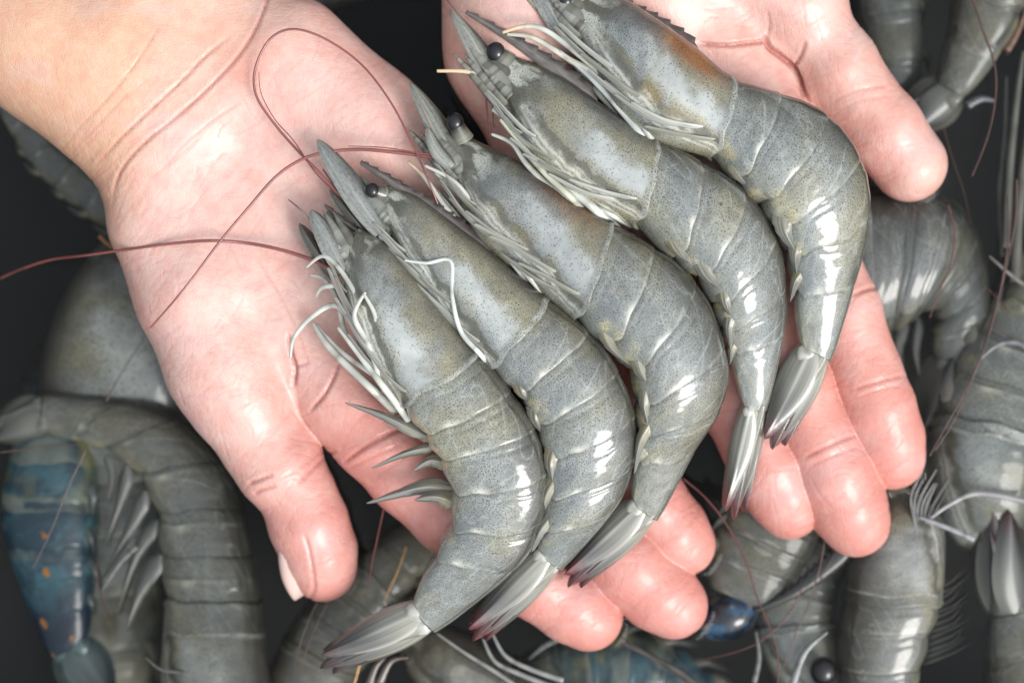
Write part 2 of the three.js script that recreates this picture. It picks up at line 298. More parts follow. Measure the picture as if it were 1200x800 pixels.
function makeShrimp(o) {
  const { pairs, label, group, tail, legs = [], fine = true, roll = 0, tone = 1, tint = null, swims = null, seed = 1, map = null } = o;
  const wr = o.wr ?? ((t) => (t < 3 ? lerp(0.68, 0.78, sst(0, 1.5, t)) : lerp(0.78, 0.66, sst(4, 9, t))));
  const body = new Body(pairs, wr, roll);
  const g = new THREE.Group(); g.name = numbered('shrimp');
  const base = body.frame(4).C.clone(); g.position.copy(base);
  g.userData = { label, category: 'shrimp' }; if (group) g.userData.group = group;
  scene.add(g);
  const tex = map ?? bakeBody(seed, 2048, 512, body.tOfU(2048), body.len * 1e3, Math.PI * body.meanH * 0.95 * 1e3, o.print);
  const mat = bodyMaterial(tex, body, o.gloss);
  const q = fine ? 1 : 0.55, nv = Math.round(72 * q / 4) * 4;
  const R = rng(seed * 31 + 7);
  // carapace: snout end narrows, a groove behind the head and a low keel along the back
  const car = shellMesh(body, 0, 3.02, Math.round(96 * q), nv, (u, phi) => {
    const f = Math.abs(phi > Math.PI ? 2 * Math.PI - phi : phi) / Math.PI;
    let s = 0.58 + 0.42 * Math.pow(sst(-0.10, 0.34, u), 0.75) - 0.10 * sst(0.12, 0, u) * sst(0.35, 0.9, f);
    s -= 0.035 * Math.exp(-Math.pow((u - 0.36 - 0.25 * (f - 0.3)) / 0.03, 2)) * sst(0.1, 0.3, f) * sst(0.75, 0.5, f);
    s -= 0.020 * Math.exp(-Math.pow((f - 0.36 - 0.22 * (u - 0.5)) / 0.022, 2)) * sst(0.35, 0.5, u) * sst(0.98, 0.9, u);
    s += 0.022 * Math.exp(-Math.pow((f - 0.55) / 0.16, 2)) * sst(0.4, 0.7, u);
    s += 0.028 * (fbm2(u * 9, f * 6, seed + 3) - 0.5) + 0.010 * (fbm2(u * 28, f * 16, seed + 4) - 0.5) + 0.03 * sst(0.93, 1, u);
    return s;
  }, { cap0: 0.05, cap1: 0.93, bow1: 0.10, slant: 0.62 });
  part('carapace', car, mat, g, base);
  for (let k = 0; k < 6; k++) {
    const t0 = 3 + k - (k ? 0.16 : 0.10), t1 = 4 + k;
    const sg = shellMesh(body, t0, t1, Math.round(30 * q), nv, (u, phi) => {
      const f = Math.abs(phi > Math.PI ? 2 * Math.PI - phi : phi) / Math.PI;
      let s = 0.972 + 0.022 * sst(0.05, 0.45, u) + 0.005 * sst(0.45, 0.98, u) + 0.010 * Math.sin(u * Math.PI) - 0.016 * sst(0.95, 1, u);
      s -= 0.11 * sst(0.72, 1, f) * Math.pow(Math.abs(u - 0.55) / 0.55, 1.6);
      s -= 0.016 * Math.exp(-Math.pow((u - 0.30) / 0.035, 2)) * sst(0.08, 0.2, f) * sst(0.8, 0.6, f);
      s += 0.030 * (fbm2(u * 2.5 + k * 2.5, f * 6, seed + 11) - 0.5) + 0.012 * (fbm2(u * 9 + k * 9, f * 16, seed + 12) - 0.5);
      if (k === 5) s *= 1 - 0.06 * sst(0.75, 1, u);
      return s;
    }, { bow0: k ? 0.06 + 0.10 * hash3(k - 1, seed, 5) : 0.06, bow1: k < 5 ? 0.06 + 0.10 * hash3(k, seed, 5) : 0, cap0: 0.9, cap1: k < 5 ? 0.955 : 0.05 });
    part('abdomen_segment', sg, mat, g, base);
  }
  const tn = tint ?? [1, 1, 1], C = (c) => [c[0] * tone * tn[0], c[1] * tone * tn[1], c[2] * tone * tn[2]];
  // tail fan
  if (tail) {
    const end = body.frame(9), yb = end.C.y * 1e3;
    const { tip, yTip = yb, spread = 1, maroon = 1, dark = 0.5, wide = 1 } = tail;
    const bx = toPx(end.C), dx = tip[0] - bx[0], dy = tip[1] - bx[1], L = Math.hypot(dx, dy), nx = -dy / L, ny = dx / L, h = end.h / PXM;
    const sgn = Math.sign((toPx(end.C.clone().add(end.Hv))[0] - bx[0]) * nx + (toPx(end.C.clone().add(end.Hv))[1] - bx[1]) * ny) || 1;
    // off: sideways place along dorsal (+) / ventral (-); each blade is long oval, the outer pair broader
    const list = [['telson', 0.52, 0.30, 0.80, 0.40, 1.2, 0.45], ['uropod', 0.10, 0.20, 1.0, 0.66, 0.5, 0.12], ['uropod', -0.42, -0.34, 0.95, 0.66, 1.4, -0.35], ['uropod', 0.45, 0.62, 0.92, 0.50, -1.2, 0.5], ['uropod', -0.2, -0.5, 0.92, 0.60, -1.8, -0.1]];
    for (const [o0, rr, ly] of [[-0.40, 0.46, 0.9], [0.30, 0.40, 0.5]]) {                 // the knobbly joints the blades hang on
      const c = P(bx[0] + nx * o0 * h * sgn + dx * 0.02, bx[1] + ny * o0 * h * sgn + dy * 0.02, yb + ly), s = new THREE.SphereGeometry(rr * h * PXM * 1.15, 18, 14), at = s.attributes.position, col = [];
      for (let i = 0; i < at.count; i++) { const q = 0.88 + 0.24 * noise3(at.getX(i) * 900 + seed, at.getY(i) * 900, at.getZ(i) * 900); at.setXYZ(i, at.getX(i) * q * 1.1, at.getY(i) * q * 0.8, at.getZ(i) * q * 1.3); col.push(...C(mix3([0.20, 0.19, 0.15], [0.44, 0.44, 0.39], sst(0.9, 1.06, q)))); }
      s.setAttribute('color', new THREE.BufferAttribute(new Float32Array(col), 3)); s.computeVertexNormals(); s.rotateY(-Math.atan2(dy, dx) + Math.PI / 2); s.translate(c.x, c.y, c.z); part('uropod_joint', s, bladeMat, g, base);
    }
    list.forEach(([name, o0, o1, lf, wd, lift, tilt], n) => {
      const ax = []; for (let i = 0; i <= 4; i++) { const f = i / 4, off = lerp(o0 * 0.75, o1 * spread, Math.pow(f, 0.8)) * h * sgn + 2 * Math.sin(f * 3 + n) * 0.6; ax.push(P(bx[0] + dx * f * lf + nx * off - dx * 0.06, bx[1] + dy * f * lf + ny * off - dy * 0.06, lerp(yb, yTip, f) + lift * (0.6 + 0.4 * f))); }
      const wmax = wd * h * PXM * 1.62 * wide;
      const pt = name === 'telson';
      part(name, blade(ax, (u) => wmax * (pt ? Math.pow(1 - u, 0.75) * (0.65 + 0.35 * sst(0, 0.2, u)) + 0.02 : Math.pow(Math.sin(Math.PI * Math.pow(clamp(u * 0.95 + 0.04, 0, 1), 0.72)), 0.8) * (1 + 0.05 * Math.sin(u * 90) * sst(0.7, 0.9, u))), {
        thick: 0.0004, camber: 0.0012, tilt: tilt * sgn, nu: fine ? 44 : 16, nv: fine ? 30 : 8, ribs: 0.00022,
        color: (u, v) => {
          const rib = Math.exp(-Math.pow((v + 0.08) / 0.14, 2)), ed = sst(0.75, 1, Math.abs(v));
          const fib = 0.55 + 0.9 * noise2(v * 11 + n * 7, u * 1.6, seed + n);
          let k = mix3([0.25, 0.25, 0.205], [0.11, 0.11, 0.10], sst(0.1, 0.6, u) * dark * (1 - rib * 0.6));
          k = mix3(k, [0.34, 0.355, 0.33], rib * 0.5 * sst(0.95, 0.4, u));
          k = mix3(k, [0.035, 0.034, 0.036], sst(0.38, 0.75, u) * dark * sst(1, 0.2, Math.abs(v)) * (pt ? 0.6 : 1));
          k = mix3(k, [0.13, 0.022, 0.028], sst(0.72, 0.95, u + 0.05 * rib) * maroon * 0.85);
          return C(lum(mix3(k, [0.40, 0.37, 0.31], ed * 0.55 * sst(0.9, 0.5, u)), lerp(1, fib, sst(0.02, 0.25, u))));
        },
      }), bladeMat, g, base);
    });
  }
  // rostrum: a toothed blade in the plane of the body
  if (o.rostrum) {
    const { axis, hw = 6, teeth = 8, y, col = [0.085, 0.075, 0.07] } = o.rostrum;
    const ax = axis.map(([x, yy]) => P(x, yy, y));
    part('rostrum', blade(ax, (u) => hw * PXM * (1 - 0.82 * u) * (0.15 + 0.85 * sst(0, 0.16, u)), { thick: 0.0009, nu: 90, nv: 8, tilt: 0, tooth: (u) => (o.rostrum.side ?? -1) * 0 + (u > 0.02 ? hw * PXM * 0.42 * sst(0, 0.1, u) * Math.pow(1 - ((u * teeth) % 1), 1.6) * (1 - 0.6 * u) : 0), color: (u, v) => C(lum(mix3(col, [0.20, 0.175, 0.155], Math.max(sst(-0.3, -0.9, v) * 0.7, Math.exp(-Math.pow((v - 0.1) / 0.12, 2)) * 0.5)), 0.6 + 0.8 * noise2(u * 30, v * 3, seed))) }), bladeMat, g, base);
  }
  for (const e of o.eyes ?? []) {
    const [x, y, yy, r] = e, p = P(x, y, yy - 2.2);
    const f9 = body.frame(0.30), f0 = f9.C.clone().addScaledVector(f9.Hv, 0.4);
    const st = part('eye_stalk', tube([f0.clone().lerp(p, 0.35), f0.clone().lerp(p, 0.7), p], [r * 1.25e-3, r * 0.95e-3, r * 0.75e-3], { sides: 14, steps: 10, color: (u) => C(lum(mix3([0.13, 0.13, 0.10], [0.03, 0.028, 0.022], sst(0.2, 0.8, u)), 0.55 + 0.9 * noise2(u * 14, seed, 3))) }), legMat, g, base);
    const sp = new THREE.SphereGeometry(r * 0.92e-3, 28, 20); sp.scale(1, 0.92, 1.08); sp.translate(p.x, p.y, p.z);
    part('eye', sp, eyeMat, st, base);
  }
  for (const s of o.scales ?? []) {
    const { axis, w, y, tilt = 0.2, col = [0.25, 0.265, 0.25] } = s;
    part('antennal_scale', blade(axis.map(([x, yy, dy = 0]) => P(x, yy, y + dy)), (u) => w * PXM * Math.pow(Math.sin(Math.PI * clamp(u * 0.82 + 0.17, 0, 1)), 0.7), { thick: 0.0004, camber: 0.0009, tilt, nu: 70, nv: 26, ribs: 0.00018, color: (u, v) => C(lum(mix3(mix3(col, [0.055, 0.052, 0.045], sst(0.1, 0.9, v + 0.3 * (noise2(u * 5, v * 2, 4) - 0.5)) * 0.85), [0.40, 0.41, 0.37], Math.max(sst(-0.62, -0.92, v) * 0.8, Math.exp(-Math.pow((v + 0.15) / 0.08, 2)) * 0.35 * sst(0.9, 0.3, u))), 0.42 + 0.45 * noise2(v * 9 + 3, u * 3, seed) + 0.30 * noise2(v * 22, u * 60, seed + 8) - 0.25 * sst(0.62, 0.8, noise2(v * 14 + 50, u * 42, seed + 9)))) }), bladeMat, g, base);
  }
  for (const l of legs) {
    const { r = 3.4, y = 0, col = [0.47, 0.48, 0.43], tipCol = null, ys = null } = l, q0 = l.pts[l.pts.length - 2], q1 = l.pts[l.pts.length - 1];
    const pts = ys ? [...l.pts, [q1[0] + (q1[0] - q0[0]) * 0.7, q1[1] + (q1[1] - q0[1]) * 0.7]] : l.pts, n = pts.length;
    const pp = pts.map(([x, yy], i) => P(x, yy, ys ? (i === n - 1 ? ys[1] - 9 : lerp(ys[0], ys[1] - 1.5, i / (n - 2))) : y)), rr = pts.map((_, i) => PXM * r * 1.25 * lerp(0.40, 1.0, Math.pow(i / (n - 1), 0.6)));
    part('walking_leg', tube(pp, rr, { sides: 8, steps: 7, flat: 0.8, color: (u) => C(mix3(tipCol ?? lum(col, 0.85), mix3(lum(col, 0.95 + 0.15 * Math.sin(u * 31 + n * 2)), [0.14, 0.12, 0.09], 0.6 * Math.exp(-Math.pow((Math.abs((u * 3.2) % 1 - 0.5)) / 0.05, 2))), sst(0, 0.3, u))) }), legMat, g, base);
  }
  for (const a of o.antennules ?? []) part('antennule', tube(a.pts.map(([x, yy, dy = 0]) => P(x, yy, a.y + dy)), a.pts.map((_, i) => PXM * a.r * lerp(1, 0.4, i / (a.pts.length - 1))), { color: (u) => C(mix3([0.33, 0.31, 0.26], [0.14, 0.06, 0.05], u)) }), legMat, g, base);
  for (const a of o.antennae ?? []) {
    const n = a.pts.length, col = a.col ?? [0.22, 0.065, 0.055];
    part('antenna', tube(a.pts.map(([x, yy, dy = 0]) => P(x, yy, a.y + dy)), a.pts.map((_, i) => PXM * a.r * 0.72 * lerp(1, a.end ?? 0.45, i / (n - 1))), { sides: 7, steps: 10, color: (u) => mix3(lum(col, 0.75), col, 0.5 + 0.5 * Math.sin(u * 40)) }), legMat, g, base);
  }
  if (fine) {
    const fr = body.frame(0.3), fw = fr.T.clone().negate(), dn = fr.Hv.clone().normalize().negate();
    for (const [d, up, L, r, cl] of [[0.28, 0.42, 1.25, 0.30, [0.30, 0.305, 0.26]], [0.62, 0.20, 1.15, 0.27, [0.40, 0.40, 0.34]], [-0.10, 0.45, 1.05, 0.25, [0.17, 0.165, 0.13]], [0.88, 0.05, 1.35, 0.22, [0.36, 0.35, 0.28]], [0.45, 0.55, 0.8, 0.20, [0.45, 0.46, 0.41]], [0.75, -0.35, 1.3, 0.24, [0.16, 0.15, 0.12]], [0.15, -0.2, 1.2, 0.3, [0.12, 0.115, 0.10]]]) {
      const a = fr.C.clone().addScaledVector(dn, d * fr.h * 0.8).addScaledVector(fr.B, up * fr.w).addScaledVector(fr.T, fr.h * 0.3), at = (k) => a.clone().addScaledVector(fw, fr.h * L * k).addScaledVector(fr.B, -fr.w * 0.10 * k);
      part('antenna_base', tube([at(-0.2), at(0.3), at(0.75), at(1.2), at(1.6)], [r, r * 0.98, r * 0.74, r * 0.45, r * 0.12].map((q) => q * fr.h), { sides: 14, steps: 12, flat: 0.8, color: (u) => C(lum(mix3(lum(cl, 0.72), [0.10, 0.095, 0.075], sst(0.5, 0.7, noise2(u * 26, d * 9, seed + 6)) * 0.8), 0.5 + 0.6 * noise2(u * 9, d * 7, seed + 5))) }), bladeMat, g, base);
    }
    for (let k = 0; k < 9; k++) {
      const t = 0.75 + 0.25 * k + 0.12 * R(), f2 = body.frame(t), out = f2.Hv.clone().normalize().negate(), up = Math.PI * (0.74 + 0.12 * R()), L = f2.h * (1.5 + 0.8 * R()), f3 = body.frame(Math.max(0.1, t - 0.9));
      const q = [body.at(t + 0.35, up - 0.06, 0.74), body.at(t, up, 0.95), body.at(Math.max(0.1, t - 0.45), up + 0.08, 1.0).addScaledVector(out, f2.h * 0.05 * R()), body.at(Math.max(0.05, t - 0.95), up + 0.16, 1.03).addScaledVector(out, f2.h * 0.10 * R())];
      const cl = mix3([0.24, 0.24, 0.19], [0.43, 0.44, 0.40], R()), wd = f2.h * (0.04 + 0.05 * R());
      part('walking_leg', blade(q, (u) => wd * (0.35 + 0.65 * sst(0, 0.25, u)) * (1 - 0.55 * u), { thick: 0.0007, camber: 0.0003, tilt: 0.4, nu: 34, nv: 8, color: (u, v) => C(lum(mix3(cl, [0.07, 0.065, 0.05], sst(0.0, 0.8, v) * 0.85), 0.7 + 0.6 * noise2(v * 3 + 9, u * 7, seed + k))) }), bladeMat, g, base);  // shade of the gaps between legs is painted along one edge
    }
  }
  // swimmerets along the belly
  const sw = swims ?? [0, 1, 2, 3, 4].map((k) => ({ k }));
  for (const s of sw) {
    let ax, w = s.w ?? 7;
    if (s.pts) ax = s.pts.map(([x, y]) => P(x, y, s.y));
    else {
      const fr = body.frame(3.55 + s.k), v = fr.Hv.clone().normalize().negate(); v.y = 0;
      const b0 = body.at(3.45 + s.k + 0.3 * R(), Math.PI * (0.80 + 0.08 * R()), 0.9), L = fr.h * (s.len ?? 0.74) * (0.7 + 0.6 * R());
      ax = [b0, b0.clone().addScaledVector(v, L * 0.28).addScaledVector(fr.T, L * 0.35 * (s.dir ?? 1)), b0.clone().addScaledVector(v, L * 0.35).addScaledVector(fr.T, L * 1.0 * (s.dir ?? 1))]; ax[0].y -= 0.0012; ax[1].y -= 0.0012; ax[2].y -= 0.0035;
      w = fr.h / PXM * (0.15 + 0.10 * R());
    }
    const c0 = s.col ?? mix3([0.34, 0.335, 0.27], [0.40, 0.35, 0.20], R());
    part('swimmeret', blade(ax, (u) => w * PXM * 1.15 * (0.35 + 0.65 * sst(0, 0.22, u)) * Math.pow(1 - u, 0.8) * (1 + 0.04 * Math.sin(u * 37 + w)), { thick: 0.0005, camber: 0.0008, tilt: 0.3, nu: fine ? 30 : 12, nv: fine ? 18 : 8, ribs: 0.0002, color: (u, v) => C(lum(mix3(c0, s.tip ?? [0.22, 0.22, 0.19], sst(0.1, 0.7, u)), 0.45 + 1.1 * noise2(v * 9 + 20, u * 2.2, seed + 3))) }), swimMat, g, base);
  }
  for (const b of o.bits ?? []) b(g, base, body, C);
  return { g, body, mat };
}

// ------------------------------------------------------------------ hands: one skin meshed from tapered bones joined smoothly
const MM = 1e3;
function bonePoint([px, py, y, r]) { const p = P(px, py, y); return [p.x * MM, y, p.z * MM, r * 0.2 * (CAM_Y - y * 1e-3) / (CAM_Y - REF_Y)]; }   // mm
class Hand {
  constructor(palm, fingers, kPalm, kJoin) {
    const chain = (list) => { const out = []; for (let i = 0; i + 1 < list.length; i++) { const a = bonePoint(list[i]), b = bonePoint(list[i + 1]); out.push([...a, ...b, (b[0] - a[0]) ** 2 + (b[1] - a[1]) ** 2 + (b[2] - a[2]) ** 2]); } return out; };
    const padded = (f) => { const o = []; f.forEach((n, i) => { const last = i >= f.length - 2 && f.length > 4 || i === f.length - 1; o.push(i && !last ? [n[0], n[1], n[2], n[3] - 2.2] : n); if (!last) { const m = f[i + 1]; o.push([(n[0] + m[0]) / 2, (n[1] + m[1]) / 2, (n[2] + m[2]) / 2 + 0.35, (n[3] + m[3]) / 2 + 1.3]); } }); return o; };
    this.palm = palm.map(chain); this.fingers = fingers.map((f) => chain(padded(f))); this.kp = kPalm; this.kj = kJoin;
    const all = [...this.palm, ...this.fingers].flat();
    this.lo = [0, 1, 2].map((c) => Math.min(...all.map((b) => Math.min(b[c] - b[3], b[4 + c] - b[7]))) - 4);
    this.hi = [0, 1, 2].map((c) => Math.max(...all.map((b) => Math.max(b[c] + b[3], b[4 + c] + b[7]))) + 4);
  }
  cap(b, x, y, z) {
    const ax = x - b[0], ay = y - b[1], az = z - b[2], bx = b[4] - b[0], by = b[5] - b[1], bz = b[6] - b[2];
    const h = clamp((ax * bx + ay * by + az * bz) / b[8], 0, 1), dx = ax - bx * h, dy = ay - by * h, dz = az - bz * h;
    return Math.sqrt(dx * dx + dy * dy + dz * dz) - (b[3] + (b[7] - b[3]) * h);
  }
  smin(a, b, k) { const h = Math.max(k - Math.abs(a - b), 0) / k; return Math.min(a, b) - h * h * h * k / 6; }
  sdf(x, y, z) {
    let p = 1e9;
    for (const c of this.palm) for (const b of c) p = this.smin(p, this.cap(b, x, y, z), this.kp);
    let d = p;
    for (const c of this.fingers) { let f = 1e9; for (const b of c) f = this.smin(f, this.cap(b, x, y, z), 3); d = Math.min(d, this.smin(p, f, this.kj)); }
    return d;
  }
  mesh(h, displace, paint) {
    const n = [0, 1, 2].map((c) => Math.ceil((this.hi[c] - this.lo[c]) / h) + 1), [nx, ny, nz] = n, [ox, oy, oz] = this.lo;
    const F = new Float32Array(nx * ny * nz).fill(9), S = 8;
    for (let bz = 0; bz < nz; bz += S) for (let by = 0; by < ny; by += S) for (let bx = 0; bx < nx; bx += S) {
      const c = this.sdf(ox + (bx + S / 2) * h, oy + (by + S / 2) * h, oz + (bz + S / 2) * h), far = Math.abs(c) > S * h * 0.95 + 1;
      for (let z = bz; z < Math.min(nz, bz + S); z++) for (let y = by; y < Math.min(ny, by + S); y++) for (let x = bx; x < Math.min(nx, bx + S); x++) F[(z * ny + y) * nx + x] = far ? c : this.sdf(ox + x * h, oy + y * h, oz + z * h);
    }
    const at = (x, y, z) => (z * ny + y) * nx + x, id = new Int32Array(nx * ny * nz).fill(-1), pos = [], idx = [];
    for (let z = 0; z < nz - 1; z++) for (let y = 0; y < ny - 1; y++) for (let x = 0; x < nx - 1; x++) {
      const i0 = at(x, y, z); let neg = 0;
      const v = [F[i0], F[i0 + 1], F[i0 + nx], F[i0 + nx + 1], F[i0 + nx * ny], F[i0 + nx * ny + 1], F[i0 + nx * ny + nx], F[i0 + nx * ny + nx + 1]];
      for (const q of v) if (q < 0) neg++;
      if (!neg || neg === 8) continue;
      let cx = 0, cy = 0, cz = 0, m = 0;
      for (let a = 0; a < 8; a++) for (const s of [1, 2, 4]) { if (a & s) continue; const b = a | s; if (v[a] < 0 !== v[b] < 0) { const t = v[a] / (v[a] - v[b]); cx += (a & 1) + (s === 1 ? t : 0); cy += (a >> 1 & 1) + (s === 2 ? t : 0); cz += (a >> 2) + (s === 4 ? t : 0); m++; } }
      id[i0] = pos.length / 3; pos.push(ox + (x + cx / m) * h, oy + (y + cy / m) * h, oz + (z + cz / m) * h);
    }
    for (let z = 1; z < nz - 1; z++) for (let y = 1; y < ny - 1; y++) for (let x = 1; x < nx - 1; x++) {
      const i0 = at(x, y, z), s0 = F[i0] < 0;
      const quad = (a, b, c, d, f) => { a = id[a]; b = id[b]; c = id[c]; d = id[d]; if (a < 0 || b < 0 || c < 0 || d < 0) return; f ? idx.push(a, b, c, a, c, d) : idx.push(a, c, b, a, d, c); };
      if (s0 !== F[i0 + 1] < 0) quad(i0 - nx - nx * ny, i0 - nx * ny, i0, i0 - nx, s0);
      if (s0 !== F[i0 + nx] < 0) quad(i0 - 1 - nx * ny, i0 - nx * ny, i0, i0 - 1, !s0);
      if (s0 !== F[i0 + nx * ny] < 0) quad(i0 - 1 - nx, i0 - nx, i0, i0 - 1, s0);
    }
    const N = pos.length / 3, out = new Float32Array(N * 3), col = new Float32Array(N * 3), uv = new Float32Array(N * 2), e = 0.25, v = new V3();
    for (let i = 0; i < N; i++) {
      let x = pos[i * 3], y = pos[i * 3 + 1], z = pos[i * 3 + 2];
      const d = this.sdf(x, y, z); let gx = this.sdf(x + e, y, z) - d, gy = this.sdf(x, y + e, z) - d, gz = this.sdf(x, y, z + e) - d; const l = Math.hypot(gx, gy, gz) || 1; gx /= l; gy /= l; gz /= l;
      x -= gx * d; y -= gy * d; z -= gz * d;
      v.set(x / MM, y / MM, z / MM); const [px, py] = toPx(v), [dd, cr] = displace(px, py, x, y, z, gy);
      x += gx * dd; y += gy * dd; z += gz * dd;
      out[i * 3] = x / MM; out[i * 3 + 1] = y / MM; out[i * 3 + 2] = z / MM;
      const c = paint(px, py, x, y, z, gy, cr); col[i * 3] = c[0]; col[i * 3 + 1] = c[1]; col[i * 3 + 2] = c[2];
      uv[i * 2] = (x + y * 0.5) / 26; uv[i * 2 + 1] = (z + y * 0.5) / 26;
    }
    return geom(out, idx, uv, col);
  }
}
function creases(list) {                                      // {pts, w (mm), d (mm)}: grooves that run over the upper skin
  const seg = [];
  for (const c of list) {
    const n = (c.pts.length - 1) * 6; let p = catmull(c.pts, 0);
    for (let i = 1; i <= n; i++) { const q = catmull(c.pts, i / 6), m = (i - 0.5) / n, f = Math.min(1, Math.min(m, 1 - m) * 6 + 0.15); seg.push([p[0], p[1], q[0] - p[0], q[1] - p[1], c.w * 5.2, c.d * 1.15 * f, (c.red ?? 1) * f]); p = q; }
  }
  const cellsz = 40, grid = new Map(), key = (i, j) => i * 4096 + j;
  for (const s of seg) { const m = s[4] * 4 + 14; for (let i = Math.floor((Math.min(s[0], s[0] + s[2]) - m) / cellsz); i <= Math.floor((Math.max(s[0], s[0] + s[2]) + m) / cellsz); i++) for (let j = Math.floor((Math.min(s[1], s[1] + s[3]) - m) / cellsz); j <= Math.floor((Math.max(s[1], s[1] + s[3]) + m) / cellsz); j++) { const k = key(i + 100, j + 100); grid.has(k) ? grid.get(k).push(s) : grid.set(k, [s]); } }
  return (px, py) => {
    let d = 0, r = 0;
    for (const s of grid.get(key(Math.floor(px / cellsz) + 100, Math.floor(py / cellsz) + 100)) ?? []) {
      const ax = px - s[0], ay = py - s[1];
      const h = clamp((ax * s[2] + ay * s[3]) / (s[2] * s[2] + s[3] * s[3] + 1e-9), 0, 1), q = Math.hypot(ax - s[2] * h, ay - s[3] * h) / s[4];
      const e = Math.exp(-q * q) - 0.12 * Math.exp(-Math.pow((q - 2.8) / 1.3, 2));
      if (Math.abs(e * s[5]) > Math.abs(d)) d = e * s[5]; r = Math.max(r, Math.exp(-q * q * 1.3) * s[6]);
    }
    return [d, r];
  };
}
function fineLines(seed, count, x0, y0, x1, y1, main) {       // many short shallow lines, most of them along one direction
  const R = rng(seed), out = [];
  for (let i = 0; i < count; i++) { const cx = lerp(x0, x1, R()), cy = lerp(y0, y1, R()), a = main + (R() - 0.5) * (R() < 0.25 ? 3 : 0.9), L = 8 + 26 * R() * R(), k = (R() - 0.5) * 8; out.push({ pts: [[cx - L * Math.cos(a), cy - L * Math.sin(a)], [cx - k * Math.sin(a), cy + k * Math.cos(a)], [cx + L * Math.cos(a), cy + L * Math.sin(a)]], w: 0.20 + 0.1 * R(), d: 0.03 + 0.05 * R(), red: 0.08 + 0.14 * R() }); }
  return out;
}
function skin(px, py, x, y, z, ny, cr, pink, tan) {
  const n = fbm3(x / 9, y / 9, z / 9), m = fbm3(x / 2.6 + 40, y / 2.6, z / 2.6), f = noise3(x / 0.9, y / 0.9, z / 0.9 + 7);
  let c = mix3([0.585, 0.375, 0.325], [0.535, 0.212, 0.176], clamp(pink + (n - 0.5) * 0.95, 0, 1));
  c = mix3(c, [0.53, 0.315, 0.205], clamp(tan + (n - 0.5) * 0.3, 0, 1));
  c = mix3(c, [0.64, 0.45, 0.40], sst(0.45, 0.80, m) * 0.16);
  c = mix3(c, [0.56, 0.23, 0.20], sst(0.58, 0.22, m) * 0.30);
  c = mix3(c, [0.30, 0.065, 0.05], clamp(cr, 0, 1) * 0.85);
  c = mix3(c, [0.50, 0.36, 0.36], 0.22 * sst(0.58, 0.72, fbm3(x / 16 + 70, y / 16, z / 7)));
  return c.map((q) => q * (0.95 + 0.1 * f));
}
const wrinkleA = (() => { const R = rng(41), out = []; for (let i = 0; i < 34; i++) { const t = R(), cx = lerp(70, 190, t) + R() * 20, cy = lerp(170, 290, t) - R() * 26, a = -0.9 + (R() - 0.5) * 0.5, L = 10 + 24 * R(); out.push({ pts: [[cx - L * Math.cos(a), cy - L * Math.sin(a)], [cx + (R() - 0.5) * 4, cy + (R() - 0.5) * 4], [cx + L * Math.cos(a), cy + L * Math.sin(a)]], w: 0.24, d: 0.07, red: 0.18 }); } return out; })();
const creaseA = creases([
  { pts: [[112, 194], [145, 158], [180, 125], [215, 92], [240, 66], [268, 44]], w: 0.34, d: 0.34, red: 0.7 },
  { pts: [[131, 236], [136, 212], [148, 190], [175, 162], [210, 134], [245, 102], [280, 64], [300, 32], [312, 2], [318, -20]], w: 0.36, d: 0.40, red: 0.85 },
  { pts: [[85, 157], [125, 116], [160, 72], [188, 28]], w: 0.32, d: 0.16, red: 0.35 },
  { pts: [[96, 166], [132, 128], [150, 108]], w: 0.26, d: 0.14, red: 0.3 },
  { pts: [[185, 205], [215, 170], [250, 140], [285, 118]], w: 0.34, d: 0.10, red: 0.3 },
  { pts: [[170, 215], [200, 190], [235, 160]], w: 0.3, d: 0.10, red: 0.25 },
  { pts: [[338, 392], [341, 412], [346, 432], [344, 452]], w: 0.42, d: 0.7, red: 1 },
  { pts: [[342, 432], [352, 428], [362, 424]], w: 0.3, d: 0.3, red: 0.6 },
  { pts: [[364, 481], [380, 462], [392, 440], [398, 424]], w: 0.38, d: 0.55, red: 1 },
  { pts: [[404, 541], [432, 522], [458, 508], [480, 500]], w: 0.40, d: 0.6, red: 1 },
  { pts: [[408, 550], [440, 534], [470, 520]], w: 0.28, d: 0.2, red: 0.4 },
  { pts: [[292, 566], [304, 562], [318, 556]], w: 0.40, d: 0.5, red: 0.5 },
  { pts: [[298, 578], [308, 574], [322, 570]], w: 0.36, d: 0.4, red: 0.5 },
  { pts: [[350, 566], [368, 548], [384, 534], [394, 528]], w: 0.42, d: 0.28, red: 0.45 },
  { pts: [[330, 560], [352, 548], [380, 526]], w: 0.3, d: 0.14, red: 0.25 },
  { pts: [[340, 480], [352, 492], [362, 500]], w: 0.3, d: 0.12, red: 0.3 },
  { pts: [[356, 626], [362, 645], [366, 668], [368, 690], [362, 704]], w: 0.4, d: 0.35, red: 0.35 },
  { pts: [[528, 626], [548, 606], [566, 590]], w: 0.34, d: 0.3, red: 0.6 },
  { pts: [[300, 300], [330, 350], [352, 396], [360, 428]], w: 0.4, d: 0.10, red: 0.25 },
  { pts: [[446, 556], [470, 538], [492, 526]], w: 0.28, d: 0.16, red: 0.35 },
  ...fineLines(5, 260, 130, 60, 480, 480, -0.75), ...fineLines(6, 120, 240, 420, 480, 690, -0.6), ...fineLines(8, 90, 600, 580, 830, 740, -0.7), ...wrinkleA]);
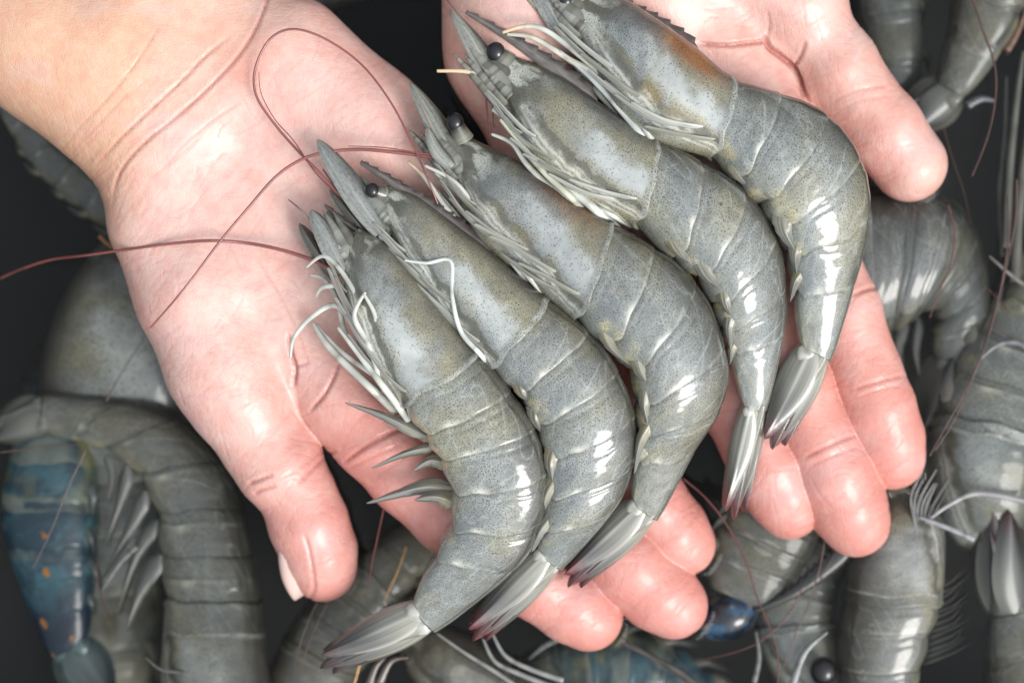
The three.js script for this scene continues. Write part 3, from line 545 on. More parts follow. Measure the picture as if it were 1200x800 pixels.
const handA = new Hand([
  [[-190, -150, 12, 100], [60, 40, 13, 96], [180, 160, 11, 84]],
  [[-120, -210, 12, 90], [190, -30, 12, 92], [290, 70, 11, 80]],
  [[140, 60, 12, 105], [235, 120, 10, 92]],
  [[195, 205, 11, 70], [300, 330, 8, 62], [405, 462, 8, 53]],
  [[230, 180, 11, 70], [380, 310, 6, 60], [500, 418, 8, 52]],
  [[300, 120, 11, 72], [440, 250, 7, 60], [570, 348, 8, 50]],
  [[340, 70, 13, 74], [436, 152, 12, 66], [600, 272, 9, 48]],
  [[185, 265, 12, 58], [230, 345, 12, 66], [262, 430, 11, 62]],
], [
  [[262, 430, 11, 62], [306, 515, 9, 52], [348, 578, 8, 45.5], [374, 648, 6, 43.5], [379, 666, 5, 38.5]],
  [[405, 462, 8, 54], [478, 556, 9, 49], [585, 646, 8.5, 46.5], [672, 709, 5.5, 44.5], [690, 723, 4.6, 40]],
  [[500, 418, 8, 52], [612, 528, 8, 47], [700, 625, 8, 46.5], [772, 694, 5.5, 45], [790, 709, 4.6, 40]],
  [[570, 348, 8, 50], [670, 468, 8, 45], [735, 556, 7.5, 43], [787, 622, 5.5, 42.5], [801, 638, 4.6, 37.5]],
  [[600, 272, 9, 46], [660, 362, 8, 40], [702, 440, 7, 38], [735, 498, 5, 36]],
], 9, 9);
const pinkA = (px, py) => sst(430, 900, px * 0.72 + py * 0.69) * 0.85 + 0.12 + 0.30 * Math.exp(-((px - 285) ** 2 + (py - 90) ** 2) / 5000) + 0.35 * Math.exp(-((px - 400) ** 2 + (py - 520) ** 2) / 9000);
const tanA = (px, py) => sst(330, 130, px * 0.72 + py * 0.69 + 0.0 * px) * 0.85 + 0.45 * sst(190, 130, px) * sst(420, 200, py);
const waver = (x, y, z) => 0.35 * (fbm3(x / 11 + 3, y / 11, z / 11) - 0.5) + 0.10 * (fbm3(x / 3, y / 3 + 5, z / 3) - 0.5);
function buildHand(h, name, label, cr, pink, tan, extra) {
  const geo = h.mesh(0.44, (px, py, x, y, z, ny) => { let [d, r] = cr(px, py); const k = sst(-0.15, 0.25, ny); return [-d * k + waver(x, y, z) + (extra ? extra(px, py, y, ny) : 0), r * k]; }, (px, py, x, y, z, ny, r) => skin(px, py, x, y, z, ny, r, pink(px, py), tan(px, py)));
  const m = finish(new THREE.Mesh(geo, skinMat)); m.name = numbered(name);
  m.userData = { label, category: 'hand' };
  const c = new V3(); geo.computeBoundingBox(); geo.boundingBox.getCenter(c); geo.translate(-c.x, -c.y, -c.z); m.position.copy(c);
  scene.add(m); return m;
}
const hA = buildHand(handA, 'hand', 'open wet hand with creased wrist reaching in from the upper left corner, thumb pointing down', creaseA, pinkA, tanA);
{ // the thumb's nail, seen edge-on at the left of the tip
  const ax = [[342, 622, 10.6], [338.5, 646, 10.0], [342, 674, 8.4], [353, 697, 5.8]].map(([x, y, z]) => P(x, y, z));
  part('thumbnail', blade(ax, (u) => 17 * PXM * Math.pow(Math.sin(Math.PI * clamp(u * 0.86 + 0.12, 0, 1)), 0.5), { thick: 0.0005, camber: 0.0022, tilt: 1.0, nu: 24, nv: 10 }), nailMat, hA, hA.position);
}
const creaseB = creases([
  { pts: [[896, 44], [902, 56], [915, 66], [930, 79], [937, 92], [941, 106], [947, 122]], w: 0.55, d: 1.1, red: 1 },
  { pts: [[820, 51], [850, 53], [880, 50], [898, 48]], w: 0.42, d: 0.6, red: 0.8 },
  { pts: [[930, 78], [938, 66], [944, 50]], w: 0.4, d: 0.4, red: 0.6 },
  { pts: [[898, 46], [902, 30], [900, 14]], w: 0.34, d: 0.18, red: 0.4 },
  { pts: [[1003, 456], [1030, 447], [1060, 440]], w: 0.36, d: 0.35, red: 0.6 },
  { pts: [[1006, 466], [1034, 456], [1056, 452]], w: 0.28, d: 0.2, red: 0.4 },
  { pts: [[944, 536], [972, 522], [1002, 510]], w: 0.38, d: 0.38, red: 0.7 },
  { pts: [[950, 546], [976, 534], [1004, 524]], w: 0.28, d: 0.2, red: 0.4 },
  { pts: [[866, 520], [890, 506], [910, 496]], w: 0.34, d: 0.3, red: 0.5 },
  { pts: [[1000, 346], [1020, 338], [1040, 338]], w: 0.4, d: 0.4, red: 0.7 },
  { pts: [[978, 118], [1006, 106], [1040, 100]], w: 0.4, d: 0.16, red: 0.3 },
  { pts: [[985, 128], [1010, 118], [1046, 112]], w: 0.3, d: 0.10, red: 0.2 },
  ...fineLines(9, 120, 740, 0, 1100, 230, -0.5), ...fineLines(10, 160, 840, 300, 1080, 640, -0.45), ...fineLines(11, 30, 515, 0, 600, 160, 0.5),
]);
const handB = new Hand([
  [[600, -330, 14, 90], [620, -120, 13, 92], [612, -10, 12, 84]],
  [[760, -330, 14, 90], [770, -120, 12, 92], [760, -10, 11, 80]],
  [[600, -60, 13, 80], [608, 60, 12, 82], [655, 180, 10, 66], [715, 288, 9, 46]],
  [[690, -40, 11, 80], [730, 110, 7, 66], [775, 255, 8, 50]],
  [[760, -40, 11, 80], [800, 90, 6, 64], [840, 205, 8, 52]],
  [[790, -60, 11, 78], [850, 60, 7, 60], [905, 165, 8, 52]],
  [[830, -120, 12, 74], [880, -60, 13, 70], [930, -2, 12, 56]],
], [
  [[905, -32, 12, 62], [958, 48, 10, 48], [1004, 110, 9, 46], [1066, 192, 6.5, 44]],
  [[905, 165, 8, 50], [955, 290, 9, 47], [1013, 440, 8.5, 46], [1039, 514, 6, 43.5], [1046, 535, 5, 38.5]],
  [[840, 205, 8, 50], [900, 385, 9, 47], [958, 515, 8.5, 46.5], [993, 592, 5.5, 46], [1003, 612, 4.6, 40.5]],
  [[775, 255, 8, 48], [842, 425, 8.5, 44], [884, 515, 8, 43], [916, 577, 5.5, 41.5], [925, 595, 4.6, 36.5]],
  [[715, 288, 8, 44], [765, 372, 7, 39], [802, 430, 6, 37], [822, 462, 5, 35]],
], 9, 7);
const pinkB = (px, py) => sst(140, 480, py) * 0.85 + 0.12 + 0.45 * Math.exp(-((px - 1020) ** 2 + (py - 175) ** 2) / 5000) + 0.35 * Math.exp(-((px - 915) ** 2 + (py - 60) ** 2) / 5000);
const tanB = (px, py) => 0.05 + 0.25 * Math.exp(-((px - 1100) ** 2 + (py - 215) ** 2) / 900) + 0.2 * sst(600, 520, px);
buildHand(handB, 'hand', 'open wet hand reaching in from the top edge, its thumb pointing to the right', creaseB, pinkB, tanB);

// ------------------------------------------------------------------ water and the dark tub below it
const WATER_Y = 1.6;
{
  const nx = 420, nz = 290, x0 = -150, z0 = -104, cell = 0.72, pos = [], idx = [], uv = [];
  for (let j = 0; j <= nz; j++) for (let i = 0; i <= nx; i++) {
    const x = x0 + i * cell, z = z0 + j * cell;
    let y = WATER_Y + 1.1 * (fbm2(x / 34 + 9, z / 34, 5) - 0.5) + 0.22 * (fbm2(x / 7, z / 7, 8) - 0.5);
    const d = Math.min(handA.sdf(x, WATER_Y, z), handB.sdf(x, WATER_Y, z));
    y += 2.4 * Math.exp(-Math.max(d, -0.5) / 1.5);
    pos.push(x / MM, y / MM, z / MM); uv.push(i / nx, j / nz);
  }
  for (let j = 0; j < nz; j++) for (let i = 0; i < nx; i++) { const a = j * (nx + 1) + i; idx.push(a, a + nx + 1, a + 1, a + 1, a + nx + 1, a + nx + 2); }
  const m = finish(new THREE.Mesh(geom(pos, idx, uv), new THREE.MeshPhysicalMaterial({ color: new THREE.Color().setRGB(0.78, 0.79, 0.785), transmission: 1, thickness: 0, roughness: 0.03, ior: 1.33, specularIntensity: 0.26 })));
  m.name = 'water'; m.userData = { kind: 'structure', label: 'murky water that the hands and shrimp lie in' }; scene.add(m);
  const t = 0.19, floorY = -0.075, prof = [];
  const g = mergeGeometries([new THREE.BoxGeometry(2 * t, 0.006, 2 * t * 0.75).translate(0, floorY, 0), new THREE.BoxGeometry(0.006, 0.085, 2 * t * 0.75).translate(-t, floorY + 0.0425, 0), new THREE.BoxGeometry(0.006, 0.085, 2 * t * 0.75).translate(t, floorY + 0.0425, 0), new THREE.BoxGeometry(2 * t - 0.007, 0.085, 0.006).translate(0, floorY + 0.046, -t * 0.75), new THREE.BoxGeometry(2 * t - 0.007, 0.085, 0.006).translate(0, floorY + 0.046, t * 0.75)]);
  const b = finish(new THREE.Mesh(g, new THREE.MeshStandardMaterial({ color: new THREE.Color().setRGB(0.004, 0.004, 0.004), roughness: 0.7 }))); b.name = 'ground';
  b.userData = { kind: 'structure', label: 'dark bottom of the tub below the water' }; scene.add(b);
}

// ------------------------------------------------------------------ the five shrimp held on the palms
makeShrimp({
  seed: 1, label: 'shrimp lying lowest on the palms, white legs and swimmerets splayed out on its left',
  pairs: [[428, 262, 384, 296, 29], [462, 290, 400, 352, 29], [515, 352, 424, 412, 29.5], [566, 412, 468, 474, 29.5], [600, 458, 494, 508, 29], [629, 500, 512, 536, 28], [643, 553, 526, 570, 27], [637, 608, 526, 612, 25], [606, 664, 508, 646, 23], [512, 742, 481, 706, 20]],
  tail: { tip: [366, 780], yTip: 17, maroon: 0.25, dark: 0.95, spread: 0.9, wide: 0.85 },
  print: { tone: 1.08, pale: 1.1 },
  rostrum: { axis: [[470, 312], [436, 282], [406, 262], [380, 240]], hw: 9, teeth: 7, y: 27 },
  scales: [{ axis: [[404, 318], [386, 284], [364, 246]], w: 14, y: 31 }, { axis: [[392, 326], [372, 296], [350, 262]], w: 11, y: 25, col: [0.12, 0.11, 0.09] }],
  eyes: [[412, 290, 32, 1.4]],
  legs: [
    { pts: [[370, 348], [380, 336], [416, 338], [432, 366]], ys: [28, 36] },
    { pts: [[340, 420], [344, 396], [364, 372], [392, 358], [416, 380], [438, 418]], ys: [27, 35] },
    { pts: [[366, 378], [380, 400], [400, 422], [438, 458]], ys: [26, 33], r: 4.2 },
    { pts: [[370, 380], [400, 412], [440, 440]], ys: [25, 34] },
    { pts: [[428, 342], [415, 370], [432, 404], [444, 438]], ys: [38, 36], r: 3.6 },
    { pts: [[426, 344], [440, 372], [440, 410], [462, 452]], ys: [38, 36], r: 3.6 },
    { pts: [[364, 322], [380, 328], [396, 352], [402, 384], [416, 408], [446, 430]], ys: [27, 33] },
    { pts: [[359, 313], [378, 300], [397, 314], [418, 346]], ys: [30, 36], r: 2.8 },
    { pts: [[386, 402], [412, 432], [450, 462], [474, 480]], ys: [24, 30] },
    { pts: [[396, 384], [424, 420], [456, 462]], ys: [32, 37], r: 3.8, col: [0.55, 0.56, 0.5] },
  ],
  swims: [
    { pts: [[500, 512], [470, 497], [440, 484], [404, 472]], y: 27, w: 9, col: [0.36, 0.35, 0.28], tip: [0.27, 0.27, 0.25] },
    { pts: [[508, 516], [480, 502], [455, 494]], y: 25, w: 8 },
    { pts: [[512, 524], [488, 528], [464, 536], [436, 549]], y: 25, w: 7, col: [0.42, 0.41, 0.34] },
    { pts: [[532, 572], [500, 570], [468, 578], [430, 590]], y: 24, w: 12, col: [0.34, 0.33, 0.26], tip: [0.22, 0.215, 0.20] },
    { pts: [[536, 590], [512, 582], [486, 586]], y: 26, w: 12, col: [0.40, 0.36, 0.22] },
    { pts: [[530, 545], [505, 540], [485, 552]], y: 27, w: 10, col: [0.42, 0.40, 0.28] },
  ],
  antennae: [{ y: 27, r: 3.6, pts: [[392, 318, 2], [366, 305], [330, 293, -1], [290, 285, -2], [245, 282, 0], [195, 286, -1], [150, 292, -5], [100, 299, -12], [60, 304, -20], [25, 315, -26], [0, 326, -28]] }],
  antennules: [{ y: 30, r: 2.2, pts: [[392, 300], [372, 270], [352, 246], [338, 234, -3]] }],
});
makeShrimp({
  seed: 2, roll: 0.12, label: 'shrimp second from the lower left, head raised with dark toothed horn and grey blade',
  pairs: [[452, 206, 436, 262, 29], [490, 230, 470, 312, 29], [560, 284, 520, 372, 29.5], [642, 350, 572, 432, 29.5], [690, 388, 606, 462, 29], [724, 434, 626, 498, 28.5], [743, 486, 636, 534, 27.5], [741, 540, 636, 576, 25.5], [722, 588, 632, 616, 24], [660, 668, 628, 642, 21]],
  tail: { tip: [544, 752], yTip: 19, maroon: 1, dark: 0.8, wide: 0.9 },
  print: { tone: 1.0 },
  rostrum: { axis: [[580, 304], [530, 262], [476, 224], [422, 190]], hw: 13, teeth: 14, y: 30.5, col: [0.075, 0.06, 0.058] },
  scales: [{ axis: [[448, 272], [424, 238], [398, 200], [372, 164]], w: 16, y: 31 }, { axis: [[440, 286], [416, 258], [386, 222]], w: 12, y: 26, col: [0.10, 0.095, 0.08] }],
  eyes: [[436, 223, 34, 1.8]],
  legs: [
    { pts: [[474, 305], [500, 308], [528, 306], [530, 348], [540, 388], [562, 414]], ys: [37, 38], r: 2.6, col: [0.55, 0.57, 0.55] },
    { pts: [[440, 282], [466, 316], [500, 362], [540, 408]], ys: [27, 33] },
    { pts: [[444, 276], [476, 318], [512, 366], [548, 410]], ys: [31, 34], r: 3.6, col: [0.42, 0.46, 0.48] },
    { pts: [[452, 300], [480, 340], [524, 396]], ys: [25, 29] },
  ],
  antennae: [
    { y: 30, r: 2.6, end: 0.6, pts: [[446, 272, 1], [424, 250, 0], [398, 228], [372, 200, 0], [350, 178, -1], [322, 146, -1], [300, 112, 0], [299, 80, 1], [316, 46, 2], [344, 34, 2], [382, 46, 1], [424, 76, 0], [458, 120, 0], [484, 170, 2], [502, 212, 2], [515, 244, 0]] },
    { y: 29, r: 1.5, pts: [[444, 270, 1], [410, 240], [372, 205], [344, 165], [322, 140], [306, 110], [303, 84, 1]] },
  ],
  antennules: [{ y: 29, r: 2.4, pts: [[438, 270], [416, 246], [392, 218], [378, 198]] }],
});
makeShrimp({
  seed: 3, roll: 0.2, label: 'middle shrimp of the five held, round black eye standing clear of its head',
  pairs: [[548, 150, 506, 194, 29], [606, 190, 545, 262, 29], [665, 226, 610, 322, 29.5], [716, 262, 672, 374, 29.5], [764, 290, 712, 408, 29.5], [812, 330, 738, 436, 29], [846, 402, 746, 474, 28], [845, 466, 744, 506, 26], [816, 522, 742, 534, 24.5], [772, 610, 738, 586, 21]],
  tail: { tip: [656, 688], yTip: 18, maroon: 1, dark: 0.85, wide: 0.95 },
  print: { tone: 0.98, brown: 0.45, red: 1 },
  scales: [{ axis: [[548, 208], [524, 170], [504, 134], [480, 97]], w: 14, y: 30, col: [0.24, 0.25, 0.21] }, { axis: [[530, 196], [512, 176], [500, 150]], w: 9, y: 33, col: [0.36, 0.37, 0.33] }],
  eyes: [[533, 143, 34, 2.2]],
  legs: [
    { pts: [[478, 190], [496, 206], [522, 242], [548, 274], [580, 312]], ys: [30, 32], tipCol: [0.5, 0.33, 0.2] },
    { pts: [[498, 194], [534, 214], [562, 252], [588, 288], [622, 326]], ys: [34, 36] },
    { pts: [[505, 216], [530, 246], [560, 282], [590, 312]], ys: [28, 31] },
    { pts: [[510, 202], [546, 236], [576, 276], [610, 318]], ys: [32, 34], r: 3.8, col: [0.44, 0.45, 0.42] },
    { pts: [[520, 226], [556, 268], [596, 318]], ys: [25, 28], r: 3.4, col: [0.3, 0.3, 0.28] },
  ],
  antennae: [{ y: 31, r: 3.6, end: 0.4, pts: [[526, 188, 1], [500, 183], [460, 178], [420, 175, 0], [385, 178, 0], [355, 186], [324, 206], [290, 244], [258, 282], [228, 322], [204, 352], [176, 384, -3]] },
    { y: 32, r: 1.8, pts: [[524, 184], [490, 179], [450, 173], [408, 171]] }],
  antennules: [{ y: 31, r: 2.4, pts: [[528, 184], [512, 160], [494, 124], [484, 100]] }],
});
makeShrimp({
  seed: 4, roll: 0.22, label: 'second shrimp from the upper right, pale legs reaching past dark gap to left palm edge',
  pairs: [[596, 52, 566, 110, 30], [660, 92, 604, 176, 30], [725, 138, 668, 228, 30.5], [768, 164, 742, 262, 30.5], [818, 190, 790, 305, 30], [868, 222, 818, 326, 29.5], [905, 275, 836, 358, 28.5], [918, 332, 845, 386, 27], [918, 390, 853, 410, 25], [899, 482, 870, 478, 22]],
  tail: { tip: [853, 614], yTip: 17, maroon: 1, dark: 0.55, wide: 1.0, spread: 1.3 },
  print: { tone: 1.04, pale: 1.1 },
  rostrum: { axis: [[700, 118], [650, 80], [600, 46], [546, 14]], hw: 12, teeth: 10, y: 31, col: [0.085, 0.075, 0.07] },
  scales: [{ axis: [[592, 106], [570, 74], [550, 44], [528, 12]], w: 13, y: 31, col: [0.28, 0.29, 0.25] }],
  eyes: [[581, 61, 34, 2.4]],
  legs: [
    { pts: [[512, 83], [553, 85], [582, 104], [612, 137], [642, 172], [662, 206], [692, 236], [720, 252]], ys: [31, 34], r: 3.8, tipCol: [0.55, 0.40, 0.24] },
    { pts: [[577, 128], [600, 146], [626, 176], [652, 206], [694, 242]], ys: [33, 36], r: 4.4, col: [0.52, 0.54, 0.50] },
    { pts: [[576, 157], [600, 168], [617, 192], [644, 218], [680, 243]], ys: [32, 35], r: 3.6 },
    { pts: [[586, 140], [610, 168], [636, 200], [670, 232]], ys: [36, 37], r: 3.6, col: [0.42, 0.42, 0.33] },
    { pts: [[580, 118], [620, 160], [660, 205], [712, 240]], ys: [30, 36], r: 4.5, col: [0.40, 0.41, 0.36] },
  ],
  antennae: [{ y: 30, r: 2.0, pts: [[572, 100], [570, 120, -2], [572, 140, -4], [574, 158, -5]] }, { y: 30, r: 2.0, pts: [[578, 104], [577, 122, -2], [579, 150, -5]] }],
  antennules: [{ y: 30, r: 2.2, pts: [[586, 88], [562, 52], [540, 20], [524, 0, -2]] }],
});
makeShrimp({
  seed: 5, roll: 0.2, label: 'uppermost shrimp at the right of the row with brown patch behind its head',
  pairs: [[690, -20, 646, 34, 30], [738, 4, 694, 96, 30], [800, 46, 756, 160, 30.5], [858, 92, 832, 184, 30.5], [912, 110, 862, 216, 30], [965, 134, 889, 242, 29.5], [1004, 182, 908, 268, 28.5], [1017, 248, 920, 296, 27], [1002, 330, 928, 340, 25], [975, 424, 936, 404, 22.5]],
  tail: { tip: [896, 530], yTip: 20, maroon: 0.8, dark: 0.6, wide: 0.95 },
  print: { tone: 1.06, brown: 1, pale: 1.1 },
  rostrum: { axis: [[820, 62], [770, 28], [720, -2], [660, -40]], hw: 12, teeth: 11, y: 31, col: [0.06, 0.045, 0.042] },
  scales: [{ axis: [[662, 42], [648, 16], [632, -12], [616, -44]], w: 14, y: 31 }],
  eyes: [[662, 0, 34, 2.4]],
  legs: [
    { pts: [[589, 38], [612, 31], [634, 33], [658, 48], [700, 82], [737, 120], [760, 156]], ys: [34, 36], r: 3.6, tipCol: [0.55, 0.38, 0.22] },
    { pts: [[594, 40], [622, 43], [646, 56], [668, 70], [706, 92], [740, 134]], ys: [32, 35], r: 3.8, col: [0.50, 0.48, 0.40] },
    { pts: [[645, 58], [672, 74], [692, 98], [714, 122], [745, 150]], ys: [28, 31], r: 4.0 },
    { pts: [[656, 60], [690, 88], [722, 122], [756, 162]], ys: [33, 35], r: 4.2, col: [0.47, 0.50, 0.48] },
    { pts: [[660, 78], [690, 110], [724, 146]], ys: [25, 28], r: 3.2, col: [0.2, 0.17, 0.15] },
  ],
  antennules: [{ y: 31, r: 2.2, pts: [[658, 30], [644, 4], [632, -20]] }],
});

// ------------------------------------------------------------------ shrimp lying in the water under the hands
function fromSpine(pts, side) {                               // [x, y, half width, height mm] -> ten pairs; side +1: back on the right of the way head -> tail
  const stops = [0, 0.11, 0.24, 0.36, 0.47, 0.58, 0.68, 0.77, 0.86, 1], n = pts.length - 1, lens = [0];
  const fine = []; for (let i = 0; i <= 200; i++) fine.push(catmull(pts, i / 200 * n));
  for (let i = 1; i <= 200; i++) lens.push(lens[i - 1] + Math.hypot(fine[i][0] - fine[i - 1][0], fine[i][1] - fine[i - 1][1]));
  return stops.map((f) => {
    let i = 0; while (i < 199 && lens[i + 1] < f * lens[200]) i++;
    const a = fine[Math.max(0, i - 1)], b = fine[Math.min(200, i + 2)], c = fine[f === 1 ? 200 : i], dx = b[0] - a[0], dy = b[1] - a[1], l = Math.hypot(dx, dy) || 1, nx = -dy / l * side * c[2], ny = dx / l * side * c[2];
    return [c[0] - nx, c[1] - ny, c[0] + nx, c[1] + ny, c[3]];
  });
}
const lin = new Float32Array(1024).map((_, x) => (x + 0.5) / 1024 * 9);
const PRINT = {  // low tones put the dimming by murky water into the shell colour
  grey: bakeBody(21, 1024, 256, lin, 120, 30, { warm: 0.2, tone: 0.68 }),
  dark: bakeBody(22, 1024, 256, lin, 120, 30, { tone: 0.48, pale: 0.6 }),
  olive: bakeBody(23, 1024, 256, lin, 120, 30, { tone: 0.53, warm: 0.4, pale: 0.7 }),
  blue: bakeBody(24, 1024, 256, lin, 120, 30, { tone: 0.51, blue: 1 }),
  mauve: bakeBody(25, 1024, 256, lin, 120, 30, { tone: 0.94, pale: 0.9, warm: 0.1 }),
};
const DARKRED = [0.10, 0.022, 0.018], BROWN = [0.07, 0.03, 0.02];
const GRP = 'shrimp lying in the water under the hands';
const bgShrimp = ({ drop: lower = 7, ...o }) => makeShrimp({ fine: false, group: GRP, ...o, tone: (o.tone ?? 1) * 0.52, pairs: o.pairs.map((p) => [...p.slice(0, 4), p[4] - lower + 2.2]), tail: o.tail && { ...o.tail, yTip: o.tail.yTip - lower + 2.2 }, gloss: { rough: 0.5, coat: 0.6 } });  // limbs and fans painted darker too, as dimmed by the water
const pale = [0.36, 0.37, 0.34];

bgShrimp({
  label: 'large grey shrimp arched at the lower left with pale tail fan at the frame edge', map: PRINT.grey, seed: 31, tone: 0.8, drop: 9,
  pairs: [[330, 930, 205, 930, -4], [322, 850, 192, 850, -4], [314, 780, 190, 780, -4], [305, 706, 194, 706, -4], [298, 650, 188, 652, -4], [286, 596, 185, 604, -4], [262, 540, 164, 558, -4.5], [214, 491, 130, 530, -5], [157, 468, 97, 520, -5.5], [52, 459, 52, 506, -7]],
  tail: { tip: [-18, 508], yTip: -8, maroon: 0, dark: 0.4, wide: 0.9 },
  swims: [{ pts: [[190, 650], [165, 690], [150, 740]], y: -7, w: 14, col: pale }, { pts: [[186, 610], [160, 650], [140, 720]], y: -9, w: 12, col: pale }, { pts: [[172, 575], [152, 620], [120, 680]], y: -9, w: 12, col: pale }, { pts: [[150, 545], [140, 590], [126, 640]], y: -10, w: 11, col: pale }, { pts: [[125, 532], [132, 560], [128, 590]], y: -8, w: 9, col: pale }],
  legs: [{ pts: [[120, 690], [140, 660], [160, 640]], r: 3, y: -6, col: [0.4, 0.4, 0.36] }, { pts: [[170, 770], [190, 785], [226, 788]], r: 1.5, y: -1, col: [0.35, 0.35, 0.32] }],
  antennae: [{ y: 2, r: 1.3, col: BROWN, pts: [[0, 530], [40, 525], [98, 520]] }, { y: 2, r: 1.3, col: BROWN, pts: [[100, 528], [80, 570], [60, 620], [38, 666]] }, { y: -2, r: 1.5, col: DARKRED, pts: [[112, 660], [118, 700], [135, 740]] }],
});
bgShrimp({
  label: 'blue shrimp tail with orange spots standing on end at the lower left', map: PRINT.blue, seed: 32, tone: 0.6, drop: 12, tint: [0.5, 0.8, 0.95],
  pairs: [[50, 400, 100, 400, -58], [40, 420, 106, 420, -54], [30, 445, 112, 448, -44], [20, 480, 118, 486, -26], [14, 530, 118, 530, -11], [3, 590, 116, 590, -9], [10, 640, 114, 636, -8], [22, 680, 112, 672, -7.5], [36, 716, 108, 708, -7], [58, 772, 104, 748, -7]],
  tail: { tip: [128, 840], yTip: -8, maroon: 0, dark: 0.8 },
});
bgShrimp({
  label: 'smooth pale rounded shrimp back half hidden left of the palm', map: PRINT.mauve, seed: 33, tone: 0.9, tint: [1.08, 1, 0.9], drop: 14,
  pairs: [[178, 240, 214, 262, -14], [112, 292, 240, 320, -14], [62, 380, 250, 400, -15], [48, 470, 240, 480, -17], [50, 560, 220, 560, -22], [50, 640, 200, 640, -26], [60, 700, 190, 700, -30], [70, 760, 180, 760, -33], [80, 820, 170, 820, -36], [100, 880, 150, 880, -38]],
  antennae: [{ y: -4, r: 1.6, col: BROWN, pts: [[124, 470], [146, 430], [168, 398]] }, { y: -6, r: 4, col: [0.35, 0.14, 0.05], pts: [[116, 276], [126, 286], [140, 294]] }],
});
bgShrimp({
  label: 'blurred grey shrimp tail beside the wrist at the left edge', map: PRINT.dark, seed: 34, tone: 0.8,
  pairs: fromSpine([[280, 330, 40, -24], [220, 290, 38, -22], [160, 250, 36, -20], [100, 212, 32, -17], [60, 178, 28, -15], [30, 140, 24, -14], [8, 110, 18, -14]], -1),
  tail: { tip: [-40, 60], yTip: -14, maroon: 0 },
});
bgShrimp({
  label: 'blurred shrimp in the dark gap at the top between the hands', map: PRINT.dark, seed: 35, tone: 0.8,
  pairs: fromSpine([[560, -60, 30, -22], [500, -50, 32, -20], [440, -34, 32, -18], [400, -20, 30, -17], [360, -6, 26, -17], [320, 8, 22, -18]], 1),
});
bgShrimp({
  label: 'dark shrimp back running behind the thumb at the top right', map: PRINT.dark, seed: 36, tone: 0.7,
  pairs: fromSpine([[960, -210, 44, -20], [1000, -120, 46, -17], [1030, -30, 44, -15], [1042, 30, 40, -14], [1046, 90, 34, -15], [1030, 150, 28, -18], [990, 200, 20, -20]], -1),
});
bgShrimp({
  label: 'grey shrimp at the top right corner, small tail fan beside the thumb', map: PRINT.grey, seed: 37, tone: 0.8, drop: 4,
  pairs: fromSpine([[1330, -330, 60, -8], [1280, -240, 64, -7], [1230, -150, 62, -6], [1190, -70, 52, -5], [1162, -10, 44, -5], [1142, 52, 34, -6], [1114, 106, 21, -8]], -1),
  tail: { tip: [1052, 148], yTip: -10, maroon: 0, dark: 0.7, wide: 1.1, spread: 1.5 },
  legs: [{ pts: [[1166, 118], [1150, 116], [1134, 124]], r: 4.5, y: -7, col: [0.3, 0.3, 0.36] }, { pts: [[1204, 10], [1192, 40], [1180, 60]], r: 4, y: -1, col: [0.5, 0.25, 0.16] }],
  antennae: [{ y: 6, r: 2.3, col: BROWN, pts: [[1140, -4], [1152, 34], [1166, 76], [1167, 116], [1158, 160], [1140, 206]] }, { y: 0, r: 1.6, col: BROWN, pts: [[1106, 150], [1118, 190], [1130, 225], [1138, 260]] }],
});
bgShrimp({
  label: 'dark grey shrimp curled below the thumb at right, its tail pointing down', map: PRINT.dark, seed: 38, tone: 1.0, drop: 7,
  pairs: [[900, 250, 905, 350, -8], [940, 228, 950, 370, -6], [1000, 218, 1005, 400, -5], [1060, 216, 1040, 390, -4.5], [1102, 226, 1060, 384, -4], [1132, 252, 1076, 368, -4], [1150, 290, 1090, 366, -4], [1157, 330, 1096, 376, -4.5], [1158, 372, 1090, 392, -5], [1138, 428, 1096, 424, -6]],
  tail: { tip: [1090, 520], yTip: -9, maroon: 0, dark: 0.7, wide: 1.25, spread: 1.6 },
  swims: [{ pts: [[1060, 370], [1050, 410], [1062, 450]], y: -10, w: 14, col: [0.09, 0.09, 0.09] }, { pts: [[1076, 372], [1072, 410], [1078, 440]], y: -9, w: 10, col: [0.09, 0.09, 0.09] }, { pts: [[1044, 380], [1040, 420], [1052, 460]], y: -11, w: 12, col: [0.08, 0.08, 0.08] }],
  antennae: [{ y: 4, r: 1.8, col: DARKRED, pts: [[1112, 240], [1119, 275], [1114, 310], [1100, 345], [1090, 372]] }, { y: 5, r: 2.0, col: BROWN, pts: [[1192, 210], [1190, 260], [1178, 320], [1164, 372], [1146, 430], [1120, 490], [1096, 528]] }, { y: 6, r: 1.8, col: BROWN, pts: [[1182, 230], [1180, 300], [1160, 390], [1136, 450], [1112, 494], [1090, 534]] }],
});
